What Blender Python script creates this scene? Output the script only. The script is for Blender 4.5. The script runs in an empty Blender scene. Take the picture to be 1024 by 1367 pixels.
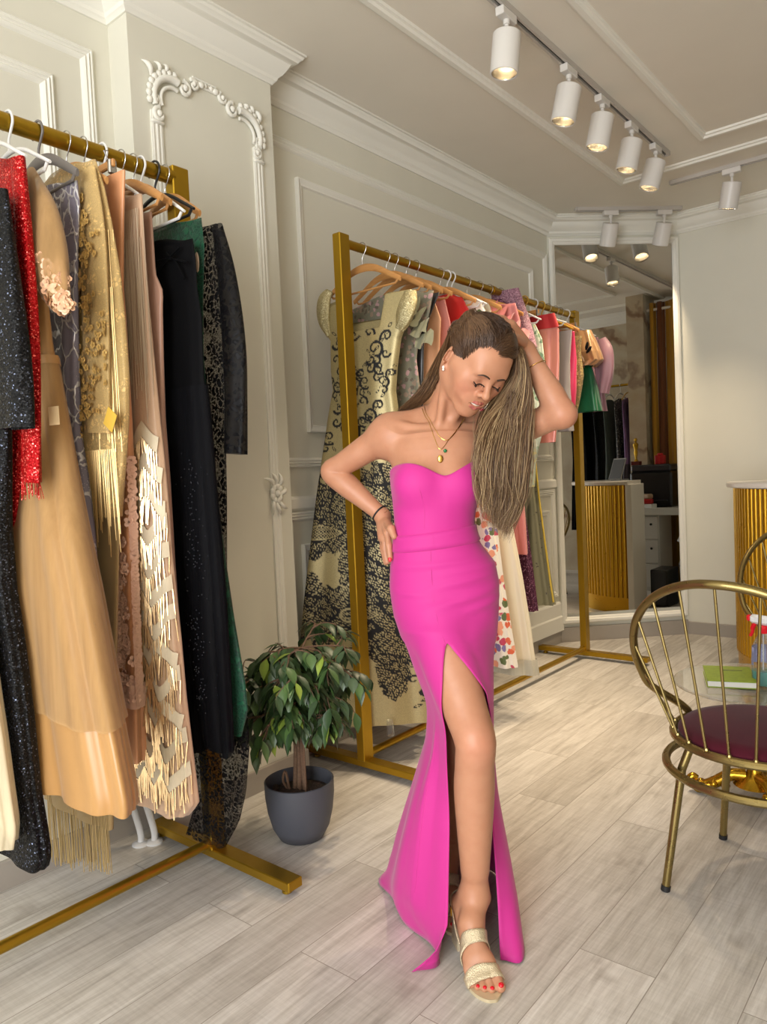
import bpy, bmesh, math, random
import numpy as np
from mathutils import Vector, Matrix
from math import sin, cos, pi, radians, hypot, atan2, sqrt
D = bpy.data
C = bpy.context.scene.collection
random.seed(7)
RNG = np.random.default_rng(7)
SC = bpy.context.scene

# ------------------------------------------------------------------ camera
F_PX, CAM_H = 991.27, 1.25
YAW, PITCH, ROLL = radians(39.491), radians(2.635), radians(2.62)
_fw = np.array([-sin(YAW)*cos(PITCH), cos(YAW)*cos(PITCH), -sin(PITCH)])
_r0 = np.array([cos(YAW), sin(YAW), 0.0])
_u0 = np.cross(_r0, _fw)
CAM_R = cos(ROLL)*_r0 - sin(ROLL)*_u0
CAM_U = sin(ROLL)*_r0 + cos(ROLL)*_u0
CAM_P = np.array([0, 0, CAM_H])
cam = D.objects.new('camera', D.cameras.new('camera'))
C.objects.link(cam)
cam.data.sensor_fit = 'VERTICAL'
cam.data.sensor_height = 36.0
cam.data.lens = 36.0*F_PX/1367.0
cam.data.clip_start = 0.05
_m = Matrix.Identity(4)
for i in range(3):
    _m[i][0], _m[i][1], _m[i][2], _m[i][3] = CAM_R[i], CAM_U[i], -_fw[i], CAM_P[i]
cam.matrix_world = _m
SC.camera = cam

# ------------------------------------------------------------------ colour management, world, daylight
SC.view_settings.view_transform = 'Standard'
SC.view_settings.look = 'None'
SC.view_settings.gamma = 1.0
SC.view_settings.use_curve_mapping = False
SC.view_settings.exposure = 0.0
SC.cycles.max_bounces = 8
SC.cycles.transparent_max_bounces = 16
SC.cycles.caustics_reflective = False
SC.cycles.caustics_refractive = False
SC.cycles.sample_clamp_indirect = 6.0
W = D.worlds.new('street_sky')
SC.world = W
W.use_nodes = True
W.node_tree.nodes['Background'].inputs[0].default_value = (0.84, 0.88, 0.94, 1)
W.node_tree.nodes['Background'].inputs[1].default_value = 0.9

def area_light(name, loc, target, sx, sy, power, col, spread=180):
    l = D.lights.new(name, 'AREA')
    l.shape = 'RECTANGLE'; l.size = sx; l.size_y = sy; l.energy = power; l.color = col; l.spread = radians(spread)
    o = D.objects.new(name, l); C.objects.link(o)
    o.location = loc
    o.rotation_euler = (Vector(target)-Vector(loc)).to_track_quat('-Z', 'Y').to_euler()
    return o
# daylight coming in through the glazed shop front behind the photographer
area_light('shopfront_daylight', (0.0, -2.30, 1.50), (-0.9, 3.0, 0.9), 2.3, 2.5, 178, (0.96, 0.98, 1.0))
SPOT_POWER = 90.0
SPOT_COL = (1.0, 0.79, 0.54)

# ------------------------------------------------------------------ pixel <-> place
def ray(x, y):
    return _fw + CAM_R*(x-512.0)/F_PX - CAM_U*(y-683.5)/F_PX
def FL(x, y, z=0.0):
    d = ray(x, y); return CAM_P + d*(z-CAM_H)/d[2]
def PX(x, y, X):
    d = ray(x, y); return CAM_P + d*X/d[0]
def PY(x, y, Y):
    d = ray(x, y); return CAM_P + d*Y/d[1]
def PD(x, y, dep):
    return CAM_P + ray(x, y)*dep

# ------------------------------------------------------------------ mesh helpers
def vec(*a): return np.array(a, float)
class MB:
    """collects shapes that become ONE mesh object"""
    def __init__(s): s.v = []; s.f = []; s.m = []; s.uv = {}; s.col = []
    def add(s, vs, fs, m=0, uv=None, col=None):
        b = len(s.v)
        s.v += [tuple(map(float, p)) for p in vs]
        for f in fs:
            s.f.append(tuple(i+b for i in f)); s.m.append(m)
        if uv is not None:
            for i, t in enumerate(uv): s.uv[b+i] = t
        if col is not None:
            while len(s.col) < b: s.col.append((1, 1, 1))
            s.col += [tuple(c) for c in col]
        return s
    def box(s, c, d, rot=None, m=0, bev=0.0):
        cx, cy, cz = c; x, y, z = d[0]/2, d[1]/2, d[2]/2
        if bev > 0:
            b = min(bev, x*.9, y*.9, z*.9)
            vs = []
            def ringz(zz, ix):
                return [(-x+ix, -y, zz), (x-ix, -y, zz), (x, -y+ix, zz), (x, y-ix, zz), (x-ix, y, zz), (-x+ix, y, zz), (-x, y-ix, zz), (-x, -y+ix, zz)]
            x0, y0 = x, y
            r1 = ringz(-z+b, b); r2 = ringz(z-b, b)
            x, y = x0-b, y0-b
            r0 = ringz(-z, b*.3); r3 = ringz(z, b*.3)
            vs = r0+r1+r2+r3
            fs = [tuple(range(7, -1, -1)), tuple(range(24, 32))]
            for k in range(3):
                for i in range(8):
                    j = (i+1) % 8
                    fs.append((k*8+i, k*8+j, k*8+8+j, k*8+8+i))
        else:
            vs = [(-x, -y, -z), (x, -y, -z), (x, y, -z), (-x, y, -z), (-x, -y, z), (x, -y, z), (x, y, z), (-x, y, z)]
            fs = [(0, 3, 2, 1), (4, 5, 6, 7), (0, 1, 5, 4), (1, 2, 6, 5), (2, 3, 7, 6), (3, 0, 4, 7)]
        if rot is not None:
            vs = [tuple(rot @ Vector(v)) for v in vs]
        return s.add([(v[0]+cx, v[1]+cy, v[2]+cz) for v in vs], fs, m)
    def tube(s, pts, r, n=10, m=0, caps=True, flat=1.0, col=None, closed=False):
        P = np.array(pts, float); k = len(P)
        R = np.full(k, r, float) if np.isscalar(r) else np.array(r, float)
        if closed:
            T = np.roll(P, -1, 0)-np.roll(P, 1, 0)
        else:
            T = np.gradient(P, axis=0)
        T /= np.linalg.norm(T, axis=1)[:, None]+1e-12
        a = np.array([0, 0, 1.0]) if abs(T[0][2]) < .9 else np.array([1.0, 0, 0])
        N = a-T[0]*(a@T[0]); N /= np.linalg.norm(N)
        vs = []; ang = np.arange(n)*2*pi/n
        for i in range(k):
            N = N-T[i]*(N@T[i]); N /= np.linalg.norm(N)+1e-12
            B = np.cross(T[i], N)
            for t in ang:
                vs.append(P[i]+R[i]*(cos(t)*N+flat*sin(t)*B))
        fs = []
        kk = k if closed else k-1
        for i in range(kk):
            i2 = (i+1) % k
            for j in range(n):
                fs.append((i*n+j, i*n+(j+1) % n, i2*n+(j+1) % n, i2*n+j))
        if caps and not closed:
            fs.append(tuple(range(n-1, -1, -1))); fs.append(tuple((k-1)*n+j for j in range(n)))
        cc = None
        if col is not None:
            cc = [c for c in col for _ in range(n)]
        return s.add(vs, fs, m, col=cc)
    def lathe(s, prof, c=(0, 0, 0), n=32, m=0, axis=None):
        k = len(prof); vs = []
        Q = Vector((0, 0, 1)).rotation_difference(Vector(axis)).to_matrix() if axis is not None else None
        for r, z in prof:
            for j in range(n):
                t = 2*pi*j/n
                v = Vector((r*cos(t), r*sin(t), z))
                if Q: v = Q @ v
                vs.append((v[0]+c[0], v[1]+c[1], v[2]+c[2]))
        fs = []
        for i in range(k-1):
            for j in range(n):
                fs.append((i*n+j, i*n+(j+1) % n, (i+1)*n+(j+1) % n, (i+1)*n+j))
        if prof[0][0] > 1e-6: fs.append(tuple(range(n-1, -1, -1)))
        if prof[-1][0] > 1e-6: fs.append(tuple((k-1)*n+j for j in range(n)))
        return s.add(vs, fs, m)
    def grid(s, P, m=0, wrap=False, uv=None, col=None):
        """P: rows x cols x 3"""
        P = np.asarray(P, float); a, b = P.shape[:2]; fs = []
        for i in range(a-1):
            for j in range(b if wrap else b-1):
                j2 = (j+1) % b
                fs.append((i*b+j, i*b+j2, (i+1)*b+j2, (i+1)*b+j))
        return s.add(P.reshape(-1, 3), fs, m, None if uv is None else np.asarray(uv).reshape(-1, 2),
                     None if col is None else np.asarray(col).reshape(-1, 3))
    def ball(s, c, r, n=10, m=0, rot=None):
        rx, ry, rz = (r, r, r) if np.isscalar(r) else r
        vs = []; k = max(4, n//2)
        for i in range(k+1):
            p = pi*i/k
            for j in range(n):
                t = 2*pi*j/n
                v = Vector((rx*sin(p)*cos(t), ry*sin(p)*sin(t), -rz*cos(p)))
                if rot is not None: v = rot @ v
                vs.append((v[0]+c[0], v[1]+c[1], v[2]+c[2]))
        fs = []
        for i in range(k):
            for j in range(n):
                fs.append((i*n+j, i*n+(j+1) % n, (i+1)*n+(j+1) % n, (i+1)*n+j))
        return s.add(vs, fs, m)
    def sweep(s, path, prof, m=0, closed=False):
        """path: plan (x,y) polyline, profile (offset to the right of travel, z); mitred"""
        P = [np.array(p, float) for p in path]; k = len(P); vs = []
        for i in range(k):
            if closed:
                d1 = P[i]-P[i-1]; d2 = P[(i+1) % k]-P[i]
            else:
                d1 = P[i]-P[i-1] if i else P[1]-P[0]
                d2 = P[i+1]-P[i] if i < k-1 else P[i]-P[i-1]
            d1 = d1/np.linalg.norm(d1); d2 = d2/np.linalg.norm(d2)
            n1 = np.array([d1[1], -d1[0]]); n2 = np.array([d2[1], -d2[0]])
            mm = n1+n2; mm = mm/(mm@n1)
            for o, z in prof:
                q = P[i]+mm*o; vs.append((q[0], q[1], z))
        n = len(prof); fs = []
        for i in range(k if closed else k-1):
            i2 = (i+1) % k
            for j in range(n-1):
                fs.append((i*n+j, i2*n+j, i2*n+j+1, i*n+j+1))
        if not closed:
            fs.append(tuple(range(n))); fs.append(tuple((k-1)*n+j for j in range(n-1, -1, -1)))
        return s.add(vs, fs, m)
    def frame3(s, O, A, B, N, a0, a1, b0, b1, prof, m=0):
        """rectangular moulding on a plane; profile (inward offset, height)"""
        O, A, B, N = map(lambda q: np.array(q, float), (O, A, B, N))
        vs = []
        for (sa, sb, da, db) in ((a0, b0, 1, 1), (a1, b0, -1, 1), (a1, b1, -1, -1), (a0, b1, 1, -1)):
            for o, h in prof:
                vs.append(O+A*(sa+da*o)+B*(sb+db*o)+N*h)
        n = len(prof); fs = []
        for i in range(4):
            i2 = (i+1) % 4
            for j in range(n-1):
                fs.append((i*n+j, i2*n+j, i2*n+j+1, i*n+j+1))
        return s.add(vs, fs, m)
    def build(s, name, mat=None, parent=None, smooth=35, loc=None, recalc=False, solid=0.0):
        me = D.meshes.new(name)
        me.from_pydata(s.v, [], s.f)
        for mt in (mat if isinstance(mat, (list, tuple)) else [mat]):
            if mt: me.materials.append(mt)
        if len(me.polygons) == len(s.m) and any(s.m):
            me.polygons.foreach_set('material_index', s.m)
        if s.uv:
            ul = me.uv_layers.new(name='UVMap')
            li = np.zeros(len(me.loops), int); me.loops.foreach_get('vertex_index', li)
            A = np.zeros((len(s.v), 2))
            for i, t in s.uv.items(): A[i] = t
            ul.data.foreach_set('uv', A[li].ravel())
        if s.col:
            while len(s.col) < len(s.v): s.col.append((1, 1, 1))
            ca = me.color_attributes.new('col', 'FLOAT_COLOR', 'POINT')
            A = np.ones((len(s.v), 4)); A[:, :3] = np.array(s.col)
            ca.data.foreach_set('color', A.ravel())
        if recalc:
            bm = bmesh.new(); bm.from_mesh(me); bmesh.ops.recalc_face_normals(bm, faces=bm.faces); bm.to_mesh(me); bm.free()
        me.validate()
        if smooth:
            me.polygons.foreach_set('use_smooth', [True]*len(me.polygons))
            if smooth < 170: me.set_sharp_from_angle(angle=radians(smooth))
        o = D.objects.new(name, me); C.objects.link(o)
        if parent is not None: o.parent = parent
        if loc is not None: o.location = loc
        if solid:
            md = o.modifiers.new('thickness', 'SOLIDIFY'); md.thickness = solid; md.offset = 0
        return o

def empty(name, loc=(0, 0, 0), rz=0.0):
    o = D.objects.new(name, None); C.objects.link(o)
    o.location = loc; o.rotation_euler = (0, 0, rz); o.empty_display_size = .05
    return o
def tag(o, label=None, cat=None, group=None, kind=None):
    if label: o['label'] = label
    if cat: o['category'] = cat
    if group: o['group'] = group
    if kind: o['kind'] = kind
    return o
def struct(o, label=None):
    o['kind'] = 'structure'
    if label: o['label'] = label
    return o
def crom(P, n):
    """Catmull-Rom through control points"""
    P = np.array(P, float); k = len(P)
    Q = np.vstack([2*P[0]-P[1], P, 2*P[-1]-P[-2]])
    t = np.linspace(0, k-1-1e-9, n); i = t.astype(int); f = (t-i)[:, None]
    a, b, c, d = Q[i], Q[i+1], Q[i+2], Q[i+3]
    return .5*((2*b)+(-a+c)*f+(2*a-5*b+4*c-d)*f**2+(-a+3*b-3*c+d)*f**3)

# ------------------------------------------------------------------ material helpers
def lin(r, g, b):
    f = lambda c: c/12.92 if c <= .04045 else ((c+.055)/1.055)**2.4
    return (f(r/255), f(g/255), f(b/255), 1.0)
class NT:
    def __init__(s, name):
        s.m = D.materials.new(name); s.m.use_nodes = True
        s.t = s.m.node_tree; s.b = s.t.nodes['Principled BSDF']; s.o = s.t.nodes['Material Output']
    def n(s, typ, **k):
        nd = s.t.nodes.new(typ)
        for a, v in k.items():
            if a.startswith('i_'):
                key = a[2:]; key = int(key) if key.isdigit() else key.replace('_', ' ')
                nd.inputs[key].default_value = v
            else: setattr(nd, a, v)
        return nd
    def l(s, a, b): s.t.links.new(a, b)
    def coord(s, kind='Object', scale=(1, 1, 1), rot=(0, 0, 0)):
        tc = s.n('ShaderNodeTexCoord'); mp = s.n('ShaderNodeMapping')
        mp.inputs['Scale'].default_value = scale; mp.inputs['Rotation'].default_value = rot
        s.l(tc.outputs[kind], mp.inputs[0]); return mp.outputs[0]
    def noise(s, vec_, scale=5, detail=4, rough=.55, dist=0):
        nd = s.n('ShaderNodeTexNoise'); nd.inputs['Scale'].default_value = scale; nd.inputs['Detail'].default_value = detail
        nd.inputs['Roughness'].default_value = rough; nd.inputs['Distortion'].default_value = dist
        s.l(vec_, nd.inputs['Vector']); return nd
    def voro(s, vec_, scale=5, feature='F1', rnd=1.0):
        nd = s.n('ShaderNodeTexVoronoi', feature=feature); nd.inputs['Scale'].default_value = scale
        nd.inputs['Randomness'].default_value = rnd; s.l(vec_, nd.inputs['Vector']); return nd
    def ramp(s, fac, stops, interp='LINEAR'):
        nd = s.n('ShaderNodeValToRGB'); cr = nd.color_ramp; cr.interpolation = interp
        while len(cr.elements) < len(stops): cr.elements.new(.5)
        for e, (p, c) in zip(cr.elements, stops):
            e.position = p; e.color = c if len(c) == 4 else (*c, 1)
        s.l(fac, nd.inputs[0]); return nd.outputs[0]
    def math(s, op, a, b=None, clamp=False):
        nd = s.n('ShaderNodeMath', operation=op, use_clamp=clamp)
        for i, q in enumerate((a, b)):
            if q is None: continue
            if isinstance(q, (int, float)): nd.inputs[i].default_value = q
            else: s.l(q, nd.inputs[i])
        return nd.outputs[0]
    def mix(s, fac, a, b, blend='MIX'):
        nd = s.n('ShaderNodeMix', data_type='RGBA', blend_type=blend)
        for idx, q in ((0, fac), (6, a), (7, b)):
            if isinstance(q, (int, float)): nd.inputs[idx].default_value = q
            elif isinstance(q, tuple): nd.inputs[idx].default_value = q
            else: s.l(q, nd.inputs[idx])
        return nd.outputs[2]
    def bump(s, h, strength=.3, dist=.01):
        nd = s.n('ShaderNodeBump'); nd.inputs['Strength'].default_value = strength; nd.inputs['Distance'].default_value = dist
        s.l(h, nd.inputs['Height']); s.l(nd.outputs[0], s.b.inputs['Normal']); return nd
    def set(s, **k):
        for a, v in k.items():
            key = a.replace('_', ' ')
            if isinstance(v, (int, float, tuple)): s.b.inputs[key].default_value = v
            else: s.l(v, s.b.inputs[key])
        return s

def plain(name, rgb, rough=.5, metal=0.0, bump=0.0, bscale=60, var=0.0, **k):
    s = NT(name); s.set(Base_Color=lin(*rgb), Roughness=rough, Metallic=metal, **k)
    if bump or var:
        v = s.coord(); nz = s.noise(v, bscale, 5)
        if bump: s.bump(nz.outputs[0], bump, .004)
        if var:
            n2 = s.noise(v, bscale*.12, 4)
            c = lin(*rgb)
            d = tuple(x*(1-var) for x in c[:3])+(1,)
            s.set(Base_Color=s.mix(n2.outputs[0], d, tuple(min(1, x*(1+var*.6)) for x in c[:3])+(1,)))
    return s.m
# ================================================================== THE ROOM
def plaster(name, rgb, amt=.06):
    s = NT(name); v = s.coord(); nz = s.noise(v, 3.0, 4); n2 = s.noise(v, 220, 3)
    c = lin(*rgb); s.set(Base_Color=s.mix(nz.outputs[0], tuple(x*(1-amt) for x in c[:3])+(1,), tuple(min(1, x*(1+amt*.5)) for x in c[:3])+(1,)), Roughness=.62)
    s.bump(n2.outputs[0], .05, .002); return s.m
M_WALL = plaster('painted_wall', (227, 224, 209))
M_TRIM = plaster('white_moulding', (241, 239, 229), .03)
M_CEIL = plaster('painted_ceiling', (236, 230, 217))
M_BASE = plain('grey_skirting', (168, 160, 150), .45, bump=.05, var=.12, bscale=40)

def floor_mat():
    s = NT('oak_look_planks'); tc = s.n('ShaderNodeTexCoord'); mp = s.n('ShaderNodeMapping')
    mp.inputs['Rotation'].default_value = (0, 0, radians(90)); mp.inputs['Location'].default_value = (0.13, 0.055, 0)
    s.l(tc.outputs['Object'], mp.inputs[0]); v = mp.outputs[0]
    br = s.n('ShaderNodeTexBrick', offset=.37, offset_frequency=2, squash=1.0)
    s.l(v, br.inputs['Vector'])
    br.inputs['Color1'].default_value = (0, 0, 0, 1); br.inputs['Color2'].default_value = (1, 1, 1, 1); br.inputs['Mortar'].default_value = (.5, .5, .5, 1)
    for k_, x in (('Scale', 1.0), ('Mortar Size', .0014), ('Mortar Smooth', .3), ('Bias', 0), ('Brick Width', 1.18), ('Row Height', .197)):
        br.inputs[k_].default_value = x
    tint = br.outputs['Color']
    # every plank gets its own patch of grain
    sep = s.n('ShaderNodeVectorMath', operation='MULTIPLY_ADD'); s.l(tint, sep.inputs[0]); sep.inputs[1].default_value = (7.0, 13.0, 3.0); s.l(v, sep.inputs[2])
    g1 = s.n('ShaderNodeMapping'); g1.inputs['Scale'].default_value = (1.6, 16, 1); s.l(sep.outputs[0], g1.inputs[0])
    n1 = s.noise(g1.outputs[0], 2.2, 8, .62, .5)
    g2 = s.n('ShaderNodeMapping'); g2.inputs['Scale'].default_value = (2.5, 70, 1); s.l(sep.outputs[0], g2.inputs[0])
    n2 = s.noise(g2.outputs[0], 3, 6, .6)
    g3 = s.n('ShaderNodeMapping'); g3.inputs['Scale'].default_value = (110, 6, 1); s.l(sep.outputs[0], g3.inputs[0])
    n3 = s.noise(g3.outputs[0], 1.0, 4, .6)
    base = s.ramp(n1.outputs[0], [(.22, lin(164, 158, 150)), (.42, lin(200, 195, 187)), (.60, lin(217, 213, 206)), (.8, lin(228, 225, 220))])
    fine = s.ramp(n2.outputs[0], [(.3, (.80, .79, .78)), (.55, (1, 1, 1)), (.8, (1.06, 1.06, 1.06))])
    c1 = s.mix(.75, base, fine, 'MULTIPLY')
    saw = s.ramp(n3.outputs[0], [(.35, (.82, .81, .80)), (.6, (1, 1, 1))])
    c2 = s.mix(.40, c1, saw, 'MULTIPLY')
    pl = s.ramp(tint, [(0, (.80, .785, .77)), (.5, (.96, .955, .95)), (1, (1.10, 1.10, 1.11))])
    c3 = s.mix(.9, c2, pl, 'MULTIPLY')
    kn = s.noise(sep.outputs[0], 5.5, 3, .5); km = s.ramp(kn.outputs[0], [(.66, (0, 0, 0)), (.76, (1, 1, 1))])
    kf = s.math('MULTIPLY', km, .35)
    c4 = s.mix(kf, c3, lin(120, 106, 94))
    c5 = s.mix(br.outputs['Fac'], c4, lin(150, 142, 132))
    s.set(Base_Color=c5, Roughness=s.ramp(n2.outputs[0], [(.2, (.46, .46, .46)), (.8, (.34, .34, .34))]))
    hh = s.math('SUBTRACT', n2.outputs[0], s.math('MULTIPLY', br.outputs['Fac'], 1.5))
    s.bump(hh, .12, .002)
    return s.m
M_FLOOR = floor_mat()

ZC = 3.025
WX, PX_, BY, RX, SY = -2.44, -2.32, 5.60, 1.20, -2.45
P_A, P_B = 1.534, 2.20
CORN = (-2.44, 4.92); CORN2 = (-1.76, 5.60)
b = MB(); b.box(((WX+RX)/2-.05, (SY+BY)/2, -.04), (RX-WX+.7, BY-SY+.5, .08)); struct(b.build('floor', M_FLOOR, smooth=0))
b = MB(); b.box(((WX+RX)/2-.05, (SY+BY)/2, ZC+.04), (RX-WX+.7, BY-SY+.5, .08)); struct(b.build('ceiling', M_CEIL, smooth=0))
b = MB(); b.box((WX-.05, (SY+CORN[1])/2, ZC/2), (.1, CORN[1]-SY, ZC)); struct(b.build('wall_left', M_WALL, smooth=0))
b = MB(); b.box(((WX+PX_)/2, (P_A+P_B)/2, ZC/2), (PX_-WX, P_B-P_A, ZC)); struct(b.build('wall_pilaster', M_WALL, smooth=0))
q = Matrix.Rotation(radians(45), 3, 'Z')
b = MB(); b.box((-2.10-.0354, 5.26+.0354, ZC/2), (.985, .1, ZC), rot=q); struct(b.build('wall_corner', M_WALL, smooth=0))
b = MB(); b.box(((CORN2[0]+RX)/2, BY+.05, ZC/2), (RX-CORN2[0]+.1, .1, ZC)); struct(b.build('wall_back', M_WALL, smooth=0))

def marble():
    s = NT('veined_marble'); v = s.coord(); n0 = s.noise(v, 1.3, 6, .6, 1.2)
    w = s.n('ShaderNodeTexWave', wave_type='BANDS', bands_direction='DIAGONAL'); w.inputs['Scale'].default_value = .7; w.inputs['Distortion'].default_value = 9; w.inputs['Detail'].default_value = 5; w.inputs['Detail Scale'].default_value = 1.6
    s.l(v, w.inputs['Vector'])
    vein = s.ramp(w.outputs['Fac'], [(0, lin(126, 92, 64)), (.06, lin(196, 180, 150)), (.5, lin(206, 196, 172)), (1, lin(196, 184, 160))])
    s.set(Base_Color=s.mix(.35, vein, s.ramp(n0.outputs[0], [(.3, lin(150, 118, 88)), (.55, lin(210, 200, 180))])), Roughness=.25); return s.m
M_MARB = marble()
b = MB(); b.box((RX+.05, (SY+BY)/2, ZC/2), (.1, BY-SY+.1, ZC)); struct(b.build('wall_right', M_MARB, smooth=0))
# marble-clad column between the rail and the fitting room
b = MB(); b.box((.58, 4.46, ZC/2), (.34, .18, ZC)); struct(b.build('wall_column', M_MARB, smooth=0))
# street side: a glazed shop front, low sill, head and mullions
b = MB()
b.box(((WX+RX)/2, SY-.05, .06), (RX-WX+.2, .1, .12)); b.box(((WX+RX)/2, SY-.05, (2.85+ZC)/2), (RX-WX+.2, .1, ZC-2.85))
b.box((WX+.06, SY-.05, 1.5), (.12, .1, ZC)); b.box((RX-.06, SY-.05, 1.5), (.12, .1, ZC)); struct(b.build('wall_front', M_WALL, smooth=0))
b = MB()
for x in (WX+.15, -1.25, -.05, RX-.15): b.box((x, SY-.05, 1.485), (.06, .06, 2.73))
for z in (.15, 2.82): b.box(((WX+RX)/2, SY-.05, z), (RX-WX-.24, .06, .06))
struct(b.build('window_1', plain('dark_window_frame', (60, 58, 56), .4), smooth=0))

CROWN = [(0, ZC-.120), (.008, ZC-.120), (.012, ZC-.112), (.020, ZC-.106), (.024, ZC-.094), (.040, ZC-.080), (.056, ZC-.056), (.064, ZC-.040), (.072, ZC-.036),
         (.086, ZC-.033), (.092, ZC-.024), (.100, ZC-.020), (.104, ZC-.010), (.112, ZC-.008), (.112, ZC)]
LOOP = [(WX, SY), (WX, P_A), (PX_, P_A), (PX_, P_B), (WX, P_B), CORN, CORN2, (RX, BY), (RX, SY)]
b = MB(); b.sweep(LOOP, CROWN); struct(b.build('trim_1', M_TRIM, smooth=30), 'stepped crown moulding running round the top of the walls')
BASEP = [(0, .092), (.012, .092), (.014, .088), (.014, 0)]
b = MB(); b.sweep(LOOP[:6], BASEP); struct(b.build('baseboard_left', M_BASE, smooth=0))
b = MB(); b.sweep([CORN, CORN2], [(0, .105), (.022, .105), (.022, .0)]); struct(b.build('baseboard_corner', M_BASE, smooth=0))
b = MB(); b.sweep([CORN2, (RX, BY)], BASEP); struct(b.build('baseboard_back', M_BASE, smooth=0))
# pale stepped plinth moulding along the foot of the left wall
b = MB(); b.sweep([(WX, P_B), CORN], [(0, .30), (.012, .298), (.020, .285), (.020, .20), (.030, .19), (.030, .092), (0, .092)]); struct(b.build('trim_2', M_TRIM, smooth=0))

REED = [(0, 0), (0, .012), (.006, .016), (.011, .010), (.013, .010), (.018, .018), (.024, .010), (.026, .010), (.031, .016), (.037, .012), (.040, .008), (.044, 0)]
FLATM = [(0, 0), (0, .020), (.006, .022), (.024, .012), (.030, .012), (.034, 0)]
n_trim = [3]
def wall_frame(X, y0, y1, z0, z1, prof):
    bb = MB(); bb.frame3((X, 0, 0), (0, 1, 0), (0, 0, 1), (1, 0, 0), y0, y1, z0, z1, prof)
    o = bb.build('trim_%d' % n_trim[0], M_TRIM, smooth=25); n_trim[0] += 1; return struct(o)
wall_frame(WX, 2.245, 4.885, 1.315, 2.775, REED)
wall_frame(WX, 2.435, 4.66, 1.475, 2.625, FLATM)
wall_frame(WX, 2.245, 4.885, .34, 1.112, REED)
wall_frame(WX, 2.36, 4.78, .44, .965, FLATM)
wall_frame(WX, -2.0, 1.462, 1.315, 2.790, REED)
wall_frame(WX, -1.8, 1.312, 1.475, 2.650, REED)
b = MB(); b.sweep([(WX, P_B), CORN], [(0, 1.185), (.012, 1.182), (.018, 1.172), (.018, 1.13), (.010, 1.122), (0, 1.118)]); struct(b.build('trim_%d' % n_trim[0], M_TRIM, smooth=0)); n_trim[0] += 1

# ornamental frame on the pilaster: reeded strips, rocaille corners, rosettes
def scroll(bb, c, r0, a0, turns, r_tube, X, sgn=1, lift=.012):
    pts = []; rad = []
    for i in range(34):
        t = i/33; a = a0+sgn*turns*2*pi*t; r = r0*(1-.82*t)
        pts.append((X+lift*(.6+.4*t), c[0]+r*cos(a), c[1]+r*sin(a))); rad.append(r_tube*(1-.45*t))
    bb.tube(pts, rad, 7); bb.ball(pts[-1], r_tube*1.25, 8)
def leafy(bb, X, y, z, ang, L, w):
    pts = []; rr = []
    for i in range(9):
        t = i/8; pts.append((X+.006+.012*sin(pi*t), y+L*t*cos(ang+.7*t), z+L*t*sin(ang+.7*t))); rr.append(max(.0012, w*sin(pi*(.12+.86*t))))
    bb.tube(pts, rr, 6)
X = PX_
yl, yr, zt = 1.630, 2.108, 2.785
b = MB()
for yy, ztop in ((yl, 2.60), (yr, 2.615)):
    for dy, rr in ((-.016, .006), (0, .0075), (.016, .006)):
        b.tube([(X+.004, yy+dy, .36), (X+.004, yy+dy, ztop)], rr, 8)
    b.box((X+.004, yy, (ztop+.36)/2), (.008, .046, ztop-.36))
for dz, rr in ((-.012, .005), (0, .006), (.012, .005)):
    b.tube([(X+.004, yl+.17, zt-.012+dz), (X+.004, yr-.20, zt-.012+dz)], rr, 8)
    b.tube([(X+.004, yl+.02, .36+dz), (X+.004, yr-.02, .36+dz)], rr, 8)
for y0, sg in ((yl, 1), (yr, -1)):
    zc = zt-.045
    pts = [(X+.012, y0+sg*(.075+.085*cos(a)), zc-.09+.085*sin(a)) for a in np.linspace(radians(200), radians(75), 22)]
    b.tube(pts, np.linspace(.011, .015, 22), 8)
    pts = [(X+.010, y0+sg*(.075+.055*cos(a)), zc-.09+.055*sin(a)) for a in np.linspace(radians(205), radians(70), 20)]
    b.tube(pts, .007, 7)
    for a in np.linspace(radians(190), radians(85), 9):
        b.ball((X+.012, y0+sg*(.075+.104*cos(a)), zc-.09+.104*sin(a)), (.010, .013, .013), 7)
    scroll(b, (y0+sg*.125, zc-.018), .030, radians(90), 1.1*sg*-1, .010, X)
    scroll(b, (y0+sg*.170, zc+.012), .022, radians(120), 1.1*sg*-1, .008, X)
    b.ball((X+.01, y0+sg*.205, zc+.025), (.010, .016, .012), 8); b.ball((X+.008, y0+sg*.225, zc+.030), (.008, .010, .009), 8)
    scroll(b, (y0+sg*.012, zc-.150), .026, radians(90), 1.1*sg, .010, X)
    scroll(b, (y0-sg*.004, zc-.100), .022, radians(-60), 1.0*sg, .009, X)
    leafy(b, X, y0-sg*.015, zc-.02, radians(90), .055, .011); leafy(b, X, y0+sg*.02, zc+.005, radians(80 if sg > 0 else 100), .035, .009)
    leafy(b, X, y0+sg*.045, zc+.012, radians(60 if sg > 0 else 120), .03, .008)
    b.box((X+.010, y0, zc-.180), (.020, .052, .012), bev=.004)
    # rosette half way down
    zr = 1.205; yr2 = y0
    for i in range(9):
        a = 2*pi*i/9; b.ball((X+.012, yr2+.024*cos(a), zr+.030*sin(a)), (.012, .013, .015), 7)
    b.ball((X+.018, yr2, zr), (.014, .013, .014), 9)
    for a in (60, 90, 120, -60, -90, -120): leafy(b, X, yr2+.02*cos(radians(a)), zr+.03*sin(radians(a)), radians(a)-.3, .065, .009)
    leafy(b, X, yr2-sg*.02, zr, radians(180 if sg > 0 else 0), .04, .010)
struct(b.build('trim_%d' % n_trim[0], M_TRIM, smooth=60), 'white rocaille frame with scrolled corners on the pilaster'); n_trim[0] += 1

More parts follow.
